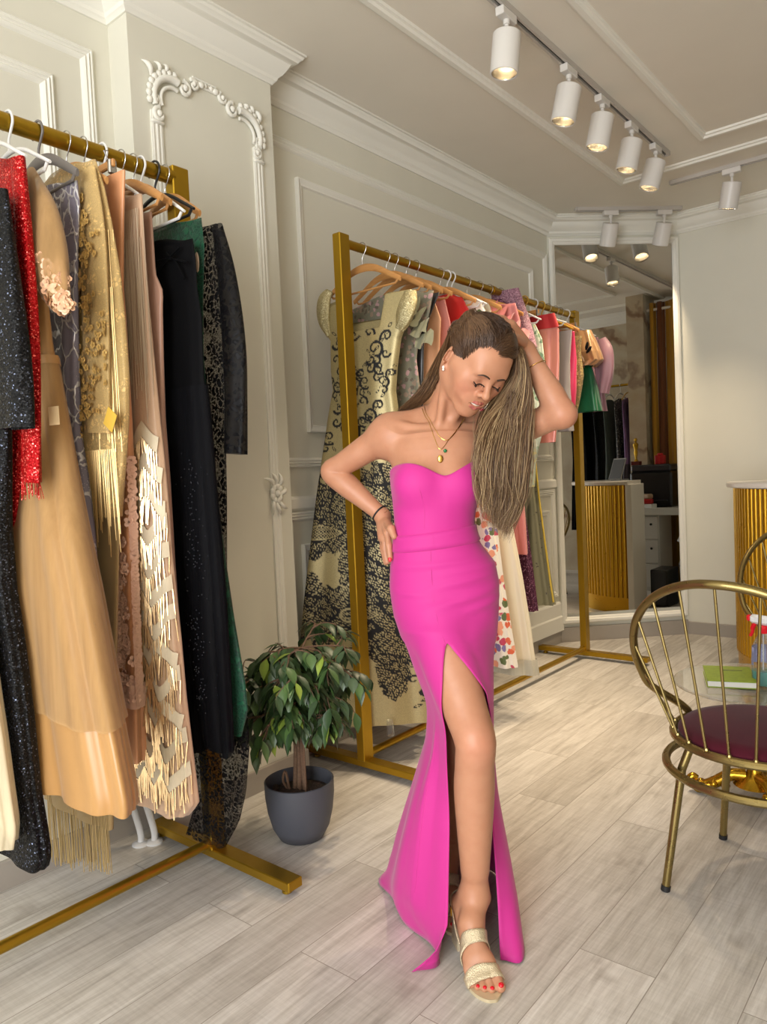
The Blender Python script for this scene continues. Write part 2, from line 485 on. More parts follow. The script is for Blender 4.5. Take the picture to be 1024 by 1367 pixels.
# ceiling frames: outer and inner rectangles of flat moulding
CM = [(0, 0), (0, .016), (.010, .022), (.030, .022), (.036, .012), (.046, .010), (.050, 0)]
for (x0, x1, y0, y1) in ((-1.80, .75, -1.6, 4.66), (-1.235, .20, -1.05, 4.36)):
    bb = MB(); bb.frame3((0, 0, ZC), (1, 0, 0), (0, 1, 0), (0, 0, -1), x0, x1, y0, y1, CM)
    struct(bb.build('trim_%d' % n_trim[0], M_TRIM, smooth=25, recalc=False)); n_trim[0] += 1

# tall mirror set in the chamfered corner wall
rt2 = 1/sqrt(2); MA = np.array([rt2, rt2, 0]); MN = np.array([rt2, -rt2, 0]); MO = np.array([-2.44, 4.92, 0])
mir = empty('wall_mirror', tuple(MO+MA*.48+np.array([0, 0, .2])))
tag(mir, 'tall white-framed mirror on the angled corner wall', 'mirror')
def mloc(p): return np.array(p)-np.array(mir.location)
sm = NT('mirror_silver'); sm.set(Base_Color=(.72, .72, .70, 1), Metallic=1.0, Roughness=.0)
bb = MB(); g = [MO+MA*a+MN*.012+np.array([0, 0, z]) for a, z in ((.045, .205), (.915, .205), (.915, 2.84), (.045, 2.84))]
g2 = [p-MN*.008 for p in g]
bb.add([mloc(p) for p in g+g2], [(0, 1, 2, 3), (7, 6, 5, 4), (0, 4, 5, 1), (1, 5, 6, 2), (2, 6, 7, 3), (3, 7, 4, 0)]); bb.build('mirror_glass', sm.m, mir, smooth=0)
bb = MB(); bb.frame3(mloc(MO), MA, (0, 0, 1), MN, .003, .963, .135, 2.885, [(0, 0), (0, .026), (.008, .034), (.024, .034), (.030, .026), (.040, .022), (.046, .014), (.046, .004)])
bb.build('frame', M_TRIM, mir, smooth=25)
# ================================================================== TRACK LIGHTS
M_LAMPW = plain('white_lamp_enamel', (226, 222, 216), .35)
M_TRACK = plain('white_track', (196, 190, 182), .4)
M_SLOT = plain('dark_track_slot', (52, 50, 48), .5)
sl = NT('lit_lamp_lens'); sl.set(Base_Color=(1, .95, .85, 1), Emission_Color=(1.0, .86, .66, 1), Emission_Strength=7.0); M_LENS = sl.m
M_REFL = plain('lamp_reflector', (230, 225, 215), .15, 1.0)

def track(name_label, p0, p1):
    p0, p1 = np.array(p0, float), np.array(p1, float); d = p1-p0; L = np.linalg.norm(d)
    t = tag(empty('lighting_track', (*((p0+p1)/2), ZC)), name_label, 'light track', 'tracks on the ceiling')
    a = atan2(d[1], d[0]); t.rotation_euler = (0, 0, a)
    b = MB(); b.box((0, .0125, -.012), (L, .011, .024)); b.box((0, -.0125, -.012), (L, .011, .024)); b.box((0, 0, -.003), (L, .03, .006))
    b.build('rail', M_TRACK, t, smooth=0)
    b = MB(); b.box((0, 0, -.008), (L-.01, .014, .006)); b.build('slot', M_SLOT, t, smooth=0)
    for sx in (1, -1):
        b = MB(); b.box((sx*(L/2+.006), 0, -.012), (.012, .037, .025), bev=.003); b.build('end_cap', M_TRACK, t, smooth=0)
    return t

def lamp(loc, along, aim, label, power, first=[None]):
    """loc: (x,y) on the track; along: track heading; aim: unit-ish direction the beam takes"""
    t = tag(empty('track_spotlight', (loc[0], loc[1], ZC-.024)), label, 'spotlight', 'track spotlights')
    R = Matrix.Rotation(along, 3, 'Z')
    b = MB(); b.box((0, 0, -.016), (.105, .036, .032), rot=None, bev=.003)
    b.v = [tuple(R @ Vector(v)) for v in b.v]; b.build('junction_box', M_LAMPW, t, smooth=30)
    piv = Vector((0, 0, -.085)); dr = Vector(aim).normalized()
    b = MB(); b.tube([(0, 0, -.03), (0, 0, -.048), (0, 0, -.05), tuple(piv)], [.013, .013, .008, .008], 12); b.build('stem', M_LAMPW, t, smooth=40)
    c0 = piv-dr*.004; Lh, r = .150, .0540
    top = c0
    ax = tuple(dr)
    b = MB(); b.lathe([(r-.004, 0), (r, .004), (r, Lh-.002), (r-.002, Lh), (r-.005, Lh), (r-.007, Lh-.012), (r-.010, Lh-.034)], tuple(top), 36, axis=ax)
    b.build('housing', M_LAMPW, t, smooth=40)
    b = MB(); b.lathe([(r-.005, Lh-.004), (r-.008, Lh-.010), (r-.009, Lh-.008), (r-.006, Lh-.002), (r-.005, Lh-.004)], tuple(top), 36, axis=ax); b.build('bezel', M_REFL, t, smooth=40)
    b = MB(); b.lathe([(.001, Lh-.030), (r-.011, Lh-.030)], tuple(top), 28, axis=ax)
    b.lathe([(.001, Lh-.0305), (r-.011, Lh-.0305)], tuple(top), 28, axis=ax)
    b.build('lens', M_LENS, t)
    l = D.lights.new('spot_beam', 'SPOT'); l.energy = power; l.color = SPOT_COL; l.spot_size = radians(68); l.spot_blend = 1.0; l.shadow_soft_size = .028
    lo = D.objects.new('spot_beam', l); C.objects.link(lo); lo.parent = t
    lo.location = top+dr*(Lh+.004); lo.rotation_euler = dr.to_track_quat('-Z', 'Y').to_euler()
    return t

track('long white light track running from the foreground along the ceiling', (-1.425, 1.2), (-1.425, 4.40))
track('light track cut by the right edge of the photo above the counter', (-1.55, 4.87), (.9, 4.90))
track('short white light track in front of the tall corner mirror', (-2.185, 4.865), (-1.665, 5.385))
ORD = ['nearest lamp on the long track, at the top of the photo', 'second nearest lamp on the long track', 'middle lamp of the five on the long track',
       'fourth lamp along the long track', 'farthest lamp on the long track, beside the ceiling frame corner']
AIM = [(-.10, -.05, -1), (-.20, -.10, -1), (-.20, -.08, -1), (-.22, -.08, -1), (-.28, -.10, -1)]
for y, t_, a in zip((2.60, 3.14, 3.50, 3.87, 4.22), ORD, AIM):
    lamp((-1.425, y), pi/2, a, 'white cylinder spotlight, '+t_, SPOT_POWER)
lamp((-1.20, 4.874), 0, (-.24, .17, -1), 'white cylinder spotlight on the track above the counter', SPOT_POWER*.8)
lamp((-2.015, 5.035), pi/4, (-.36, .30, -1), 'white cylinder spotlight, left one of the pair before the mirror', SPOT_POWER*.9)
lamp((-1.745, 5.305), pi/4, (-.36, .30, -1), 'white cylinder spotlight, right one of the pair before the mirror', SPOT_POWER*.9)

# ================================================================== CLOTHES RACKS
def brass(name, rgb, rough=.3, aniso=True):
    s = NT(name); v = s.coord(scale=(1, 1, 1)); n = s.noise(v, 35, 3)
    s.set(Base_Color=lin(*rgb), Metallic=.9, Roughness=s.ramp(n.outputs[0], [(.3, (rough-.06,)*3), (.7, (rough+.08,)*3)])); return s.m
M_GOLD = brass('brushed_gold_steel', (176, 140, 40), .34)
M_GOLDD = brass('antique_brass_steel', (146, 128, 80), .30)
BARZ = 2.238
def rack(label, X, y0, y1, ends, foot=(-.36, .40), joint=None, bar_r=.019):
    t = tag(empty('clothes_rack', (X, y1, 0)), label, 'clothes rack', 'gold clothes racks')
    L = y1-y0
    for y in ends:
        yy = y-y1
        b = MB(); b.box((0, yy, (2.27+.045)/2), (.042, .062, 2.27-.045), bev=.003); b.build('post', M_GOLD, t, smooth=25)
        b = MB(); b.box(((foot[0]+foot[1])/2, yy, .036), (foot[1]-foot[0], .058, .030), bev=.003); b.build('foot', M_GOLD, t, smooth=25)
        for fx in (foot[0]+.04, foot[1]-.04):
            b = MB(); b.lathe([(.013, 0), (.016, .003), (.016, .010), (.008, .012), (.008, .022)], (fx, yy, 0), 14); b.build('levelling_foot', M_GOLD, t, smooth=40)
    b = MB(); b.tube([(0, y0-y1, BARZ-.0), (0, -.02 if y1 in ends else 0, BARZ)], bar_r, 20); b.build('hanging_bar', M_GOLD, t, smooth=40)
    b = MB(); b.tube([(0, y0-y1, .066), (0, -.02 if y1 in ends else 0, .066)], .0165, 18); b.lathe([(.024, -.004), (.024, .004)], (0, -.035, .066), 18, axis=(0, 1, 0)); b.build('lower_bar', M_GOLD, t, smooth=40)
    if joint:
        b = MB(); b.tube([(0, joint-y1-.012, BARZ), (0, joint-y1+.012, BARZ)], .0235, 20); b.build('joint_ring', M_GOLD, t, smooth=40)
    return t
rack('gold clothes rack in the left foreground, only its far end showing', -2.02, -.35, 1.487, (1.487, -.35), (-.34, .385), bar_r=.0235)
rack('gold clothes rack behind the woman, standing before the corner mirror', -2.095, 2.345, 4.575, (2.345, 4.575), (-.33, .42), joint=3.56)
# ================================================================== RECEPTION COUNTER
M_CWHITE = plain('white_lacquer', (238, 234, 226), .3)
M_FLUTE = brass('gold_fluted_metal', (196, 150, 40), .33)
M_BLACK = plain('black_plastic', (22, 22, 24), .35)
M_DARK = plain('dark_grey_plastic', (48, 49, 54), .4)
M_GREYB = plain('grey_plastic', (150, 152, 152), .45)
M_PAPER = plain('white_paper', (236, 234, 228), .7)
cc = (-.56, 4.93); CR = .665
t = tag(empty('reception_counter', (cc[0], cc[1], 0)), 'curved reception counter with gold fluted front and white top, right of the mirror', 'counter')
a0, a1 = radians(176), radians(285)
N = 32; vs = []
def arc(r, a, z): return (r*cos(a), r*sin(a), z)
b = MB(); cols = []
for k in range(N*14+1):                                   # half-round flutes running round the curve
    a = a0+(a1-a0)*k/(N*14); ph = (k % 14)/14
    cols.append((a, CR-.012+.016*sqrt(max(0, 1-(2*ph-1)**2)) if k % 14 else CR-.013))
P = np.array([[arc(r, a, z) for a, r in cols] for z in (.135, 1.095)]); b.grid(P)
b.build('fluted_front', M_FLUTE, t, smooth=40)
b = MB(); AA = np.linspace(a0, a1, 60)
b.grid([[arc(CR-.03, a, 0) for a in AA], [arc(CR-.005, a, 0) for a in AA], [arc(CR-.005, a, .128) for a in AA], [arc(CR+.004, a, .128) for a in AA], [arc(CR+.004, a, .136) for a in AA], [arc(CR-.03, a, .136) for a in AA]]); b.build('plinth', M_FLUTE, t, smooth=30)
b = MB(); b.grid([[arc(CR-.05, a, 0.0) for a in AA], [arc(CR-.05, a, 1.1) for a in AA]]); b.build('back_panel', M_CWHITE, t, smooth=30)
b = MB(); b.grid([[arc(CR-.34, a, 1.100) for a in AA], [arc(CR+.035, a, 1.100) for a in AA], [arc(CR+.040, a, 1.106) for a in AA], [arc(CR+.040, a, 1.124) for a in AA], [arc(CR+.035, a, 1.130) for a in AA], [arc(CR-.34, a, 1.130) for a in AA], [arc(CR-.34, a, 1.100) for a in AA]])
for a in (a0, a1): b.add([arc(CR-.34, a, 1.1), arc(CR+.04, a, 1.1), arc(CR+.04, a, 1.13), arc(CR-.34, a, 1.13)], [(0, 1, 2, 3)])
b.build('countertop', M_CWHITE, t, smooth=30)
for a in (a0, a1):
    b = MB(); q = Matrix.Rotation(a, 3, 'Z'); c0 = q @ Vector((CR-.16, 0, .55)); b.box(tuple(c0), (.36, .05, 1.10), rot=q, bev=.003); b.build('end_panel', M_CWHITE, t, smooth=0)

# things on the counter, seen in the mirror
lp = tag(empty('tablet', (-.86, 4.73, 1.13), radians(-62)), 'dark tablet in a silver frame leaning on the counter, seen in the mirror', 'tablet')
b = MB(); b.box((0, .03, .006), (.13, .10, .012), bev=.003); b.build('stand', M_GREYB, lp, smooth=0)
b = MB(); b.box((0, .01, .104), (.17, .008, .20), rot=Matrix.Rotation(radians(-20), 3, 'X'), bev=.003); b.build('frame', M_GREYB, lp, smooth=0)
b = MB(); b.box((0, .0045, .102), (.148, .004, .182), rot=Matrix.Rotation(radians(-20), 3, 'X')); b.build('screen', M_BLACK, lp, smooth=0)

# ------------------------------------------------------------------ desk and its things (reflected in the mirror)
dk = tag(empty('writing_desk', (.19, 4.62, 0)), 'white desk with drawers behind the counter, seen in the mirror', 'desk')
b = MB(); b.box((0, .14, .795), (.42, .88, .07), bev=.003); b.build('desktop', M_CWHITE, dk, smooth=0)
b = MB(); b.box((.01, -.05, .38), (.36, .44, .76), bev=.003); b.build('cabinet', M_CWHITE, dk, smooth=0)
for z in (.635, .395, .155):
    d_ = MB(); d_.box((-.178, -.05, z), (.016, .42, .225), bev=.003); dr = d_.build('drawer', M_CWHITE, dk, smooth=0)
    k_ = MB(); k_.lathe([(.004, 0), (.005, .014), (.012, .018), (.012, .026), (.001, .028)], (-.186, .10, z+.035), 14, axis=(-1, 0, 0)); k_.build('knob', M_BLACK, dr)
pr = tag(empty('printer', (.245, 4.68, .83)), 'black printer on the white desk, seen in the mirror', 'printer')
b = MB(); b.box((0, 0, .18), (.26, .42, .36), bev=.02); b.build('body', M_BLACK, pr, smooth=30)
b = MB(); b.box((-.0, 0, .395), (.25, .40, .07), bev=.015); b.build('scanner_lid', M_DARK, pr, smooth=30)
b = MB(); b.box((-.15, .02, .07), (.06, .30, .012)); b.build('paper_tray', M_DARK, pr, smooth=0)
tp = tag(empty('trophy', (.19, 4.515, 1.26)), 'small gold figure trophy on the printer, seen in the mirror', 'trophy')
b = MB(); b.box((0, 0, .02), (.07, .09, .04), bev=.003); b.build('base', plain('dark_red_lacquer', (96, 22, 26), .3), tp, smooth=0)
b = MB(); b.lathe([(.022, .04), (.020, .05), (.010, .062), (.013, .09), (.020, .13), (.013, .155), (.024, .19), (.028, .215), (.012, .232), (.008, .238), (.016, .252), (.017, .264), (.010, .276), (.001, .279)], (0, 0, 0), 16); b.build('figure', M_GOLD, tp)
tg = tag(empty('gift_box', (.23, 4.745, 1.26)), 'small red package on the printer, seen in the mirror', 'package')
b = MB(); b.box((0, 0, .045), (.07, .09, .09), bev=.006); b.build('carton', plain('red_card', (196, 26, 34), .4), tg, smooth=0)
b = MB(); b.box((0, 0, .045), (.073, .014, .093)); b.ball((0, .012, .10), (.012, .02, .012), 8); b.ball((0, -.012, .10), (.012, .02, .012), 8); b.build('ribbon', plain('red_ribbon', (220, 40, 44), .3), tg, smooth=50)
tm = tag(empty('tissue_pack', (.045, 4.66, .83)), 'stack of paper packs with a red pack on the desk, seen in the mirror', 'paper packs')
b = MB(); b.box((0, 0, .02), (.10, .17, .04), rot=Matrix.Rotation(.2, 3, 'Z'), bev=.004); b.build('paper_ream', M_PAPER, tm, smooth=0)
b = MB(); b.box((-.01, 0, .065), (.09, .13, .05), rot=Matrix.Rotation(-.15, 3, 'Z'), bev=.01); b.build('red_pack', plain('red_wrap', (206, 40, 40), .3), tm, smooth=30)
b = MB(); b.box((.0, .0, .115), (.08, .12, .05), rot=Matrix.Rotation(.35, 3, 'Z'), bev=.012); b.build('printed_pack', plain('beige_wrap', (190, 160, 130), .4, var=.5, bscale=220), tm, smooth=30)
pc = tag(empty('computer_tower', (-.66, 5.06, 0)), 'black computer tower on the floor behind the counter, seen in the mirror', 'computer')
b = MB(); b.box((0, 0, .165), (.30, .15, .33), bev=.006); b.build('case', M_BLACK, pc, smooth=0)
b = MB(); b.box((-.152, 0, .17), (.006, .12, .29), bev=.002); b.build('front_panel', M_DARK, pc, smooth=0)
bn = tag(empty('waste_bin', (-.44, 5.26, 0)), 'grey bin with a dark rim beside the computer tower, seen in the mirror', 'bin')
b = MB(); b.lathe([(.10, 0), (.115, .02), (.135, .33), (.128, .33), (.108, .02)], (0, 0, 0), 28); b.build('bucket', M_GREYB, bn, smooth=40)
b = MB(); b.lathe([(.128, .328), (.140, .328), (.140, .346), (.128, .346), (.128, .328)], (0, 0, 0), 28); b.build('rim', M_BLACK, bn, smooth=40)
b = MB(); b.lathe([(.139, .346), (.12, .40), (.06, .44), (.001, .45)], (0, 0, 0), 28); b.build('lid', M_GREYB, bn, smooth=60)
# white swivel shell by the desk
wc = tag(empty('desk_chair', (-.02, 5.20, 0)), 'white shell chair, its edge showing in the mirror beside the desk', 'chair')
b = MB(); rows = []
for i in range(13):
    u = i/12; row = []
    for j in range(13):
        w = j/12-.5; wd = .42*(1-.15*u); yy = w*wd; zz = .46+.40*u**1.3; xx = .19-.30*(1-u)**.8+.05-.10*(1-(2*w)**2)*u
        row.append((xx, yy, zz+.06*(2*w)**2*(1-u)))
    rows.append(row)
b.grid(rows); b.build('shell', M_CWHITE, wc, solid=.012)
b = MB(); b.tube([(-.02, 0, .05), (-.02, 0, .46)], .022, 12); b.build('column', M_GREYB, wc)
for k in range(4):
    b = MB(); a = k*pi/2+.4; b.tube([(-.02, 0, .07), (-.02+.24*cos(a), .24*sin(a), .02)], [.018, .012], 8); b.build('leg', M_GREYB, wc)

# ------------------------------------------------------------------ mustard curtain of the fitting room
def curtain_mat(nm, rgb):
    s = NT(nm); v = s.coord(scale=(1, 1, 1)); n = s.noise(v, 300, 2); s.set(Base_Color=lin(*rgb), Roughness=.75, Sheen_Weight=.25); s.bump(n.outputs[0], .15, .002); return s.m
M_MUST = curtain_mat('mustard_cloth', (190, 140, 30)); M_BROWN = curtain_mat('brown_cloth', (112, 62, 22))
rd = tag(empty('curtain_rod', (.50, 4.55, 2.86)), 'white curtain rod above the mustard curtain, seen in the mirror', 'curtain rod')
b = MB(); b.tube([(0, .01, 0), (0, 1.04, 0)], .014, 14); b.build('rod', M_CWHITE, rd)
b = MB(); b.lathe([(.03, 0), (.03, .008), (.016, .016)], (0, 1.045, 0), 16, axis=(0, -1, 0)); b.build('wall_bracket', M_CWHITE, rd)
for (ya, yb, mt, lb, nf) in ((4.575, 4.645, M_MUST, 'narrow mustard curtain panel beside the marble column, seen in the mirror', 1), (4.648, 4.735, M_BROWN, 'brown curtain panel between two mustard ones, seen in the mirror', 1), (4.738, 5.50, M_MUST, 'wide mustard curtain panel at the mirror edge, seen in the mirror', 4)):
    rows = []
    for z in np.linspace(.03, 2.93, 24):
        row = []
        for j in range(nf*14+1):
            w = j/(nf*14); off = .022*cos(2*pi*nf*w)*(1-.15*z/2.7); off += .008*sin(5*w+3*z)
            row.append((.50+off, ya+(yb-ya)*w+.008*sin(2*pi*nf*w*2), z))
        rows.append(row)
    b = MB(); b.grid(rows); o = b.build('curtain', mt, smooth=180, solid=.004); tag(o, lb, 'curtain', 'fitting room curtains')

# ================================================================== BRASS CHAIRS
def velvet():
    s = NT('burgundy_velvet'); v = s.coord(); n = s.noise(v, 9, 4); n2 = s.noise(v, 500, 2)
    s.set(Base_Color=s.mix(n.outputs[0], lin(58, 10, 24), lin(86, 18, 38)), Roughness=.8, Sheen_Weight=.12, Sheen_Roughness=.4, Specular_IOR_Level=.2); s.bump(n2.outputs[0], .2, .001); return s.m
M_VELV = velvet()
M_RUB = plain('black_rubber_tip', (24, 24, 26), .6)
def brass_chair(loc, rz, label):
    """chair faces +Y; round seat, wide tilted hoop back with thin spindles rising from the rear of the seat ring"""
    t = tag(empty('brass_chair', (*loc, 0), rz), label, 'chair', 'gold chairs round the glass table')
    R = .243; zs = .450
    b = MB(); ang = np.linspace(0, 2*pi, 49)[:-1]
    b.tube([(R*cos(a), R*sin(a), zs) for a in ang], .0125, 10, closed=True); b.build('seat_ring', M_GOLDD, t)
    b = MB(); b.lathe([(.001, zs-.018), (R-.02, zs-.018), (R-.013, zs-.008), (R-.013, zs+.014), (R-.024, zs+.026), (R-.06, zs+.033), (.001, zs+.036)], (0, 0, 0), 48); b.build('seat_cushion', M_VELV, t, smooth=40)
    R2 = .266; z2 = .362
    b = MB(); b.tube([(R2*cos(a), R2*sin(a), z2) for a in ang], .0125, 10, closed=True); b.build('stretcher_ring', M_GOLDD, t)
    for a in (45, 135, 225, 315):
        a = radians(a); ca, sa = cos(a), sin(a)
        b = MB(); b.tube([(.205*ca, .205*sa, zs-.012), (.236*ca, .236*sa, z2), (.292*ca, .292*sa, .012)], [.0125, .0125, .0115], 12); lg = b.build('leg', M_GOLDD, t)
        b = MB(); b.tube([(.291*ca, .291*sa, .016), (.294*ca, .294*sa, 0.0)], [.0135, .0135], 12); b.build('rubber_tip', M_RUB, lg)
    # hoop: from one side of the seat, flaring out and back, round over the top
    def hoop(s_):          # s_ in -1..1
        a = s_*radians(128); w = .325
        x = w*sin(a); h = zs+.015+.470*(cos(a)-cos(radians(128)))/(1-cos(radians(128)))
        k = (h-zs)/.49
        x *= 1.0-.0*k
        y = .02-.235*k**.75-.10*(1-abs(s_))*k
        if abs(s_) > .82:
            f = (abs(s_)-.82)/.18; f = f*f*(3-2*f); x = x*(1-f)+(R*.99 if s_ > 0 else -R*.99)*f; h = h*(1-f*.4)+zs*f*.4; y = y*(1-f)+.06*f
        return np.array([x, y, h])
    pts = crom([hoop(s_) for s_ in np.linspace(-1, 1, 25)], 90)
    pts[0][2] = pts[-1][2] = zs
    b = MB(); b.tube(pts, .0125, 12); b.build('hoop_back', M_GOLDD, t)
    n = 11
    for i in range(n):
        a = radians(-90+(i-(n-1)/2)*15.5); p0 = np.array([R*cos(a), R*sin(a), zs+.008])
        s_ = (i-(n-1)/2)/((n-1)/2)*.74; p1 = hoop(s_)
        b = MB(); b.tube([p0, p1], .0042, 8); sp = b.build('spindle', M_GOLDD, t)
        b = MB(); b.ball(tuple(p0+np.array([0, 0, .004])), .0075, 8); b.build('weld', M_GOLDD, sp)
    return t
brass_chair((-.523, 2.32), radians(-7), 'brass hoop-back chair with burgundy seat in the right foreground')
brass_chair((-.575, 3.74), radians(205), 'brass hoop-back chair between the glass table and the fluted counter')

# ================================================================== GLASS SIDE TABLE
tb = tag(empty('side_table', (-.690, 2.925, 0)), 'low round glass table on ornate gold feet behind the near chair', 'table')
gl = NT('clear_glass'); gl.set(Base_Color=(.86, .92, .90, 1), Roughness=.02, Transmission_Weight=.85, IOR=1.35, Alpha=.55); M_GLASS = gl.m
b = MB(); b.lathe([(.001, .428), (.268, .428), (.272, .431), (.272, .437), (.268, .440), (.001, .440)], (0, 0, 0), 64); b.build('glass_top', M_GLASS, tb, smooth=30)
M_GOLDS = brass('polished_gold_cast', (190, 146, 40), .22)
b = MB(); b.lathe([(.075, .055), (.05, .075), (.028, .10), (.022, .14), (.034, .19), (.040, .22), (.026, .26), (.020, .31), (.026, .36), (.05, .40), (.11, .420), (.115, .4275), (.001, .4275)], (0, 0, 0), 28); b.build('column', M_GOLDS, tb, smooth=50)
for k in range(3):
    a = radians(75+120*k); ca, sa = cos(a), sin(a)
    b = MB(); pts = crom([(.03, .085), (.08, .082), (.13, .050), (.17, .030), (.205, .030), (.222, .045), (.212, .062), (.196, .055)], 30)
    b.tube([(p[0]*ca, p[0]*sa, p[1]) for p in pts], np.concatenate([np.linspace(.024, .022, 15), np.linspace(.022, .010, 15)]), 10)
    for q_, r_ in ((.10, .018), (.14, .016), (.185, .020)):
        b.ball((q_*ca-.018*sa, q_*sa+.018*ca, .046 if q_ < .15 else .030), r_, 9); b.ball((q_*ca+.018*sa, q_*sa-.018*ca, .046 if q_ < .15 else .030), r_, 9)
    b.ball((.19*ca, .19*sa, .016), (.024, .024, .016), 10); b.build('foot', M_GOLDS, tb, smooth=60)
nb = tag(empty('notebook', (-.765, 2.90, .440), radians(20)), 'lime green notebook lying on the glass table', 'notebook')
def greencover():
    s = NT('printed_green_cover'); v = s.coord(); n = s.noise(v, 40, 5, .7); w = s.voro(v, 70)
    m_ = s.ramp(n.outputs[0], [(.45, (0, 0, 0)), (.7, (1, 1, 1))]); s.set(Base_Color=s.mix(s.math('MULTIPLY', m_, .6), lin(140, 164, 34), lin(96, 124, 22)), Roughness=.4); return s.m
M_LIME = greencover()
b = MB(); b.box((0, 0, .0022), (.165, .215, .0035), bev=.001); b.build('back_cover', M_LIME, nb, smooth=0)
b = MB(); b.box((0, 0, .0135), (.158, .208, .019)); b.build('pages', M_PAPER, nb, smooth=0)
b = MB(); b.box((0, 0, .0248), (.165, .215, .0035), bev=.001); b.build('front_cover', M_LIME, nb, smooth=0)
b = MB(); b.box((.015, .045, .0268), (.07, .006, .0006)); b.build('cover_line', M_DARK, nb, smooth=0)
sb = tag(empty('spray_bottle', (-.645, 2.90, .440), radians(160)), 'clear spray bottle with red trigger and teal liquid on the table', 'spray bottle')
cp = NT('clear_plastic'); cp.set(Base_Color=(.92, .95, .98, 1), Roughness=.06, Transmission_Weight=.9, IOR=1.2, Alpha=.5); M_CPL = cp.m
prof = [(.001, .001), (.036, .001), (.041, .010), (.042, .09), (.040, .12), (.032, .155), (.018, .182), (.014, .190), (.014, .205)]
b = MB(); b.lathe(prof, (0, 0, 0), 28); b.build('bottle', M_CPL, sb, smooth=40)
lq = NT('teal_liquid'); lq.set(Base_Color=lin(120, 214, 206), Roughness=.1, Transmission_Weight=.5, IOR=1.33)
b = MB(); b.lathe([(.001, .004), (.034, .004), (.038, .010), (.039, .055), (.001, .056)], (0, 0, 0), 28); b.build('liquid', lq.m, sb, smooth=40)
b = MB(); P = []
for z in (.075, .14):
    P.append([(.0415*cos(a)*(1 if z < .1 else .93), .0415*sin(a)*(1 if z < .1 else .93), z) for a in np.linspace(-1.2, 1.2, 14)])
b.grid(P); b.build('label', plain('lilac_label', (176, 178, 226), .4), sb)
M_RED = plain('red_plastic', (224, 22, 40), .3); M_WHP = plain('white_plastic', (236, 236, 236), .35)
b = MB(); b.lathe([(.0165, .190), (.0175, .192), (.0175, .212), (.012, .218)], (0, 0, 0), 20); b.build('collar', M_RED, sb, smooth=40)
b = MB(); b.box((.012, 0, .236), (.075, .026, .034), bev=.009); b.build('spray_head', M_WHP, sb, smooth=40)
b = MB(); b.box((.054, 0, .238), (.014, .022, .024), bev=.005); b.build('nozzle', M_RED, sb, smooth=40)
b = MB(); b.tube(crom([(.030, 0, .222), (.040, 0, .205), (.042, 0, .188), (.050, 0, .172)], 12), [.008]*6+[.006]*6, 8); b.build('trigger', M_RED, sb)
b = MB(); b.tube([(0, 0, .19), (.004, 0, .012)], .0025, 6); b.build('dip_tube', M_WHP, sb)

# ================================================================== HEATING PIPES behind the left rail
t = tag(empty('heating_pipe', (-2.33, 1.40, 0)), 'pair of bent white heating pipes rising from the floor behind the left rack', 'pipes')
for dx, dy in ((0, 0), (.03, .035)):
    b = MB(); b.tube(crom([(dx, dy, 0), (dx, dy, .05), (dx-.012, dy-.03, .20), (dx-.02, dy-.06, .38), (dx-.02, dy-.06, .75)], 24), .0115, 12); pp = b.build('pipe', M_WHP, t)
    b = MB(); b.lathe([(.030, 0), (.030, .006), (.018, .012), (.012, .012)], (dx, dy, 0), 18); b.build('floor_collar', M_WHP, pp, smooth=40)

# ================================================================== POTTED FICUS
pl = tag(empty('potted_plant', (-1.895, 1.765, 0)), 'leafy weeping fig in a dark grey round pot by the pilaster', 'plant')
b = MB(); b.lathe([(.001, 0), (.062, 0), (.078, .006), (.100, .045), (.114, .10), (.121, .155), (.122, .205), (.118, .207), (.114, .203), (.112, .165), (.106, .12), (.001, .118)], (0, 0, 0), 48)
b.build('pot', plain('charcoal_pot', (74, 76, 84), .55, bump=.04, bscale=300), pl, smooth=45)
b = MB(); rows = []
so = NT('potting_soil'); v = so.coord(); n_ = so.noise(v, 90, 6); so.set(Base_Color=so.mix(n_.outputs[0], lin(28, 20, 15), lin(78, 60, 46)), Roughness=.9); so.bump(n_.outputs[0], 1.0, .01)
b.lathe([(.001, .170), (.05, .172), (.09, .164), (.112, .158)], (0, 0, 0), 30)
for k in range(26):
    a, r = RNG.uniform(0, 6.28), RNG.uniform(0, .095); b.ball((r*cos(a), r*sin(a), .166), RNG.uniform(.006, .014), 6)
b.build('soil', so.m, pl, smooth=60)
brk = NT('fig_bark'); v = brk.coord(scale=(1, 1, 4)); n_ = brk.noise(v, 60, 5); brk.set(Base_Color=brk.mix(n_.outputs[0], lin(74, 52, 38), lin(134, 104, 80)), Roughness=.8); brk.bump(n_.outputs[0], .6, .004)
rr = random.Random(11)
b = MB(); twigs = []
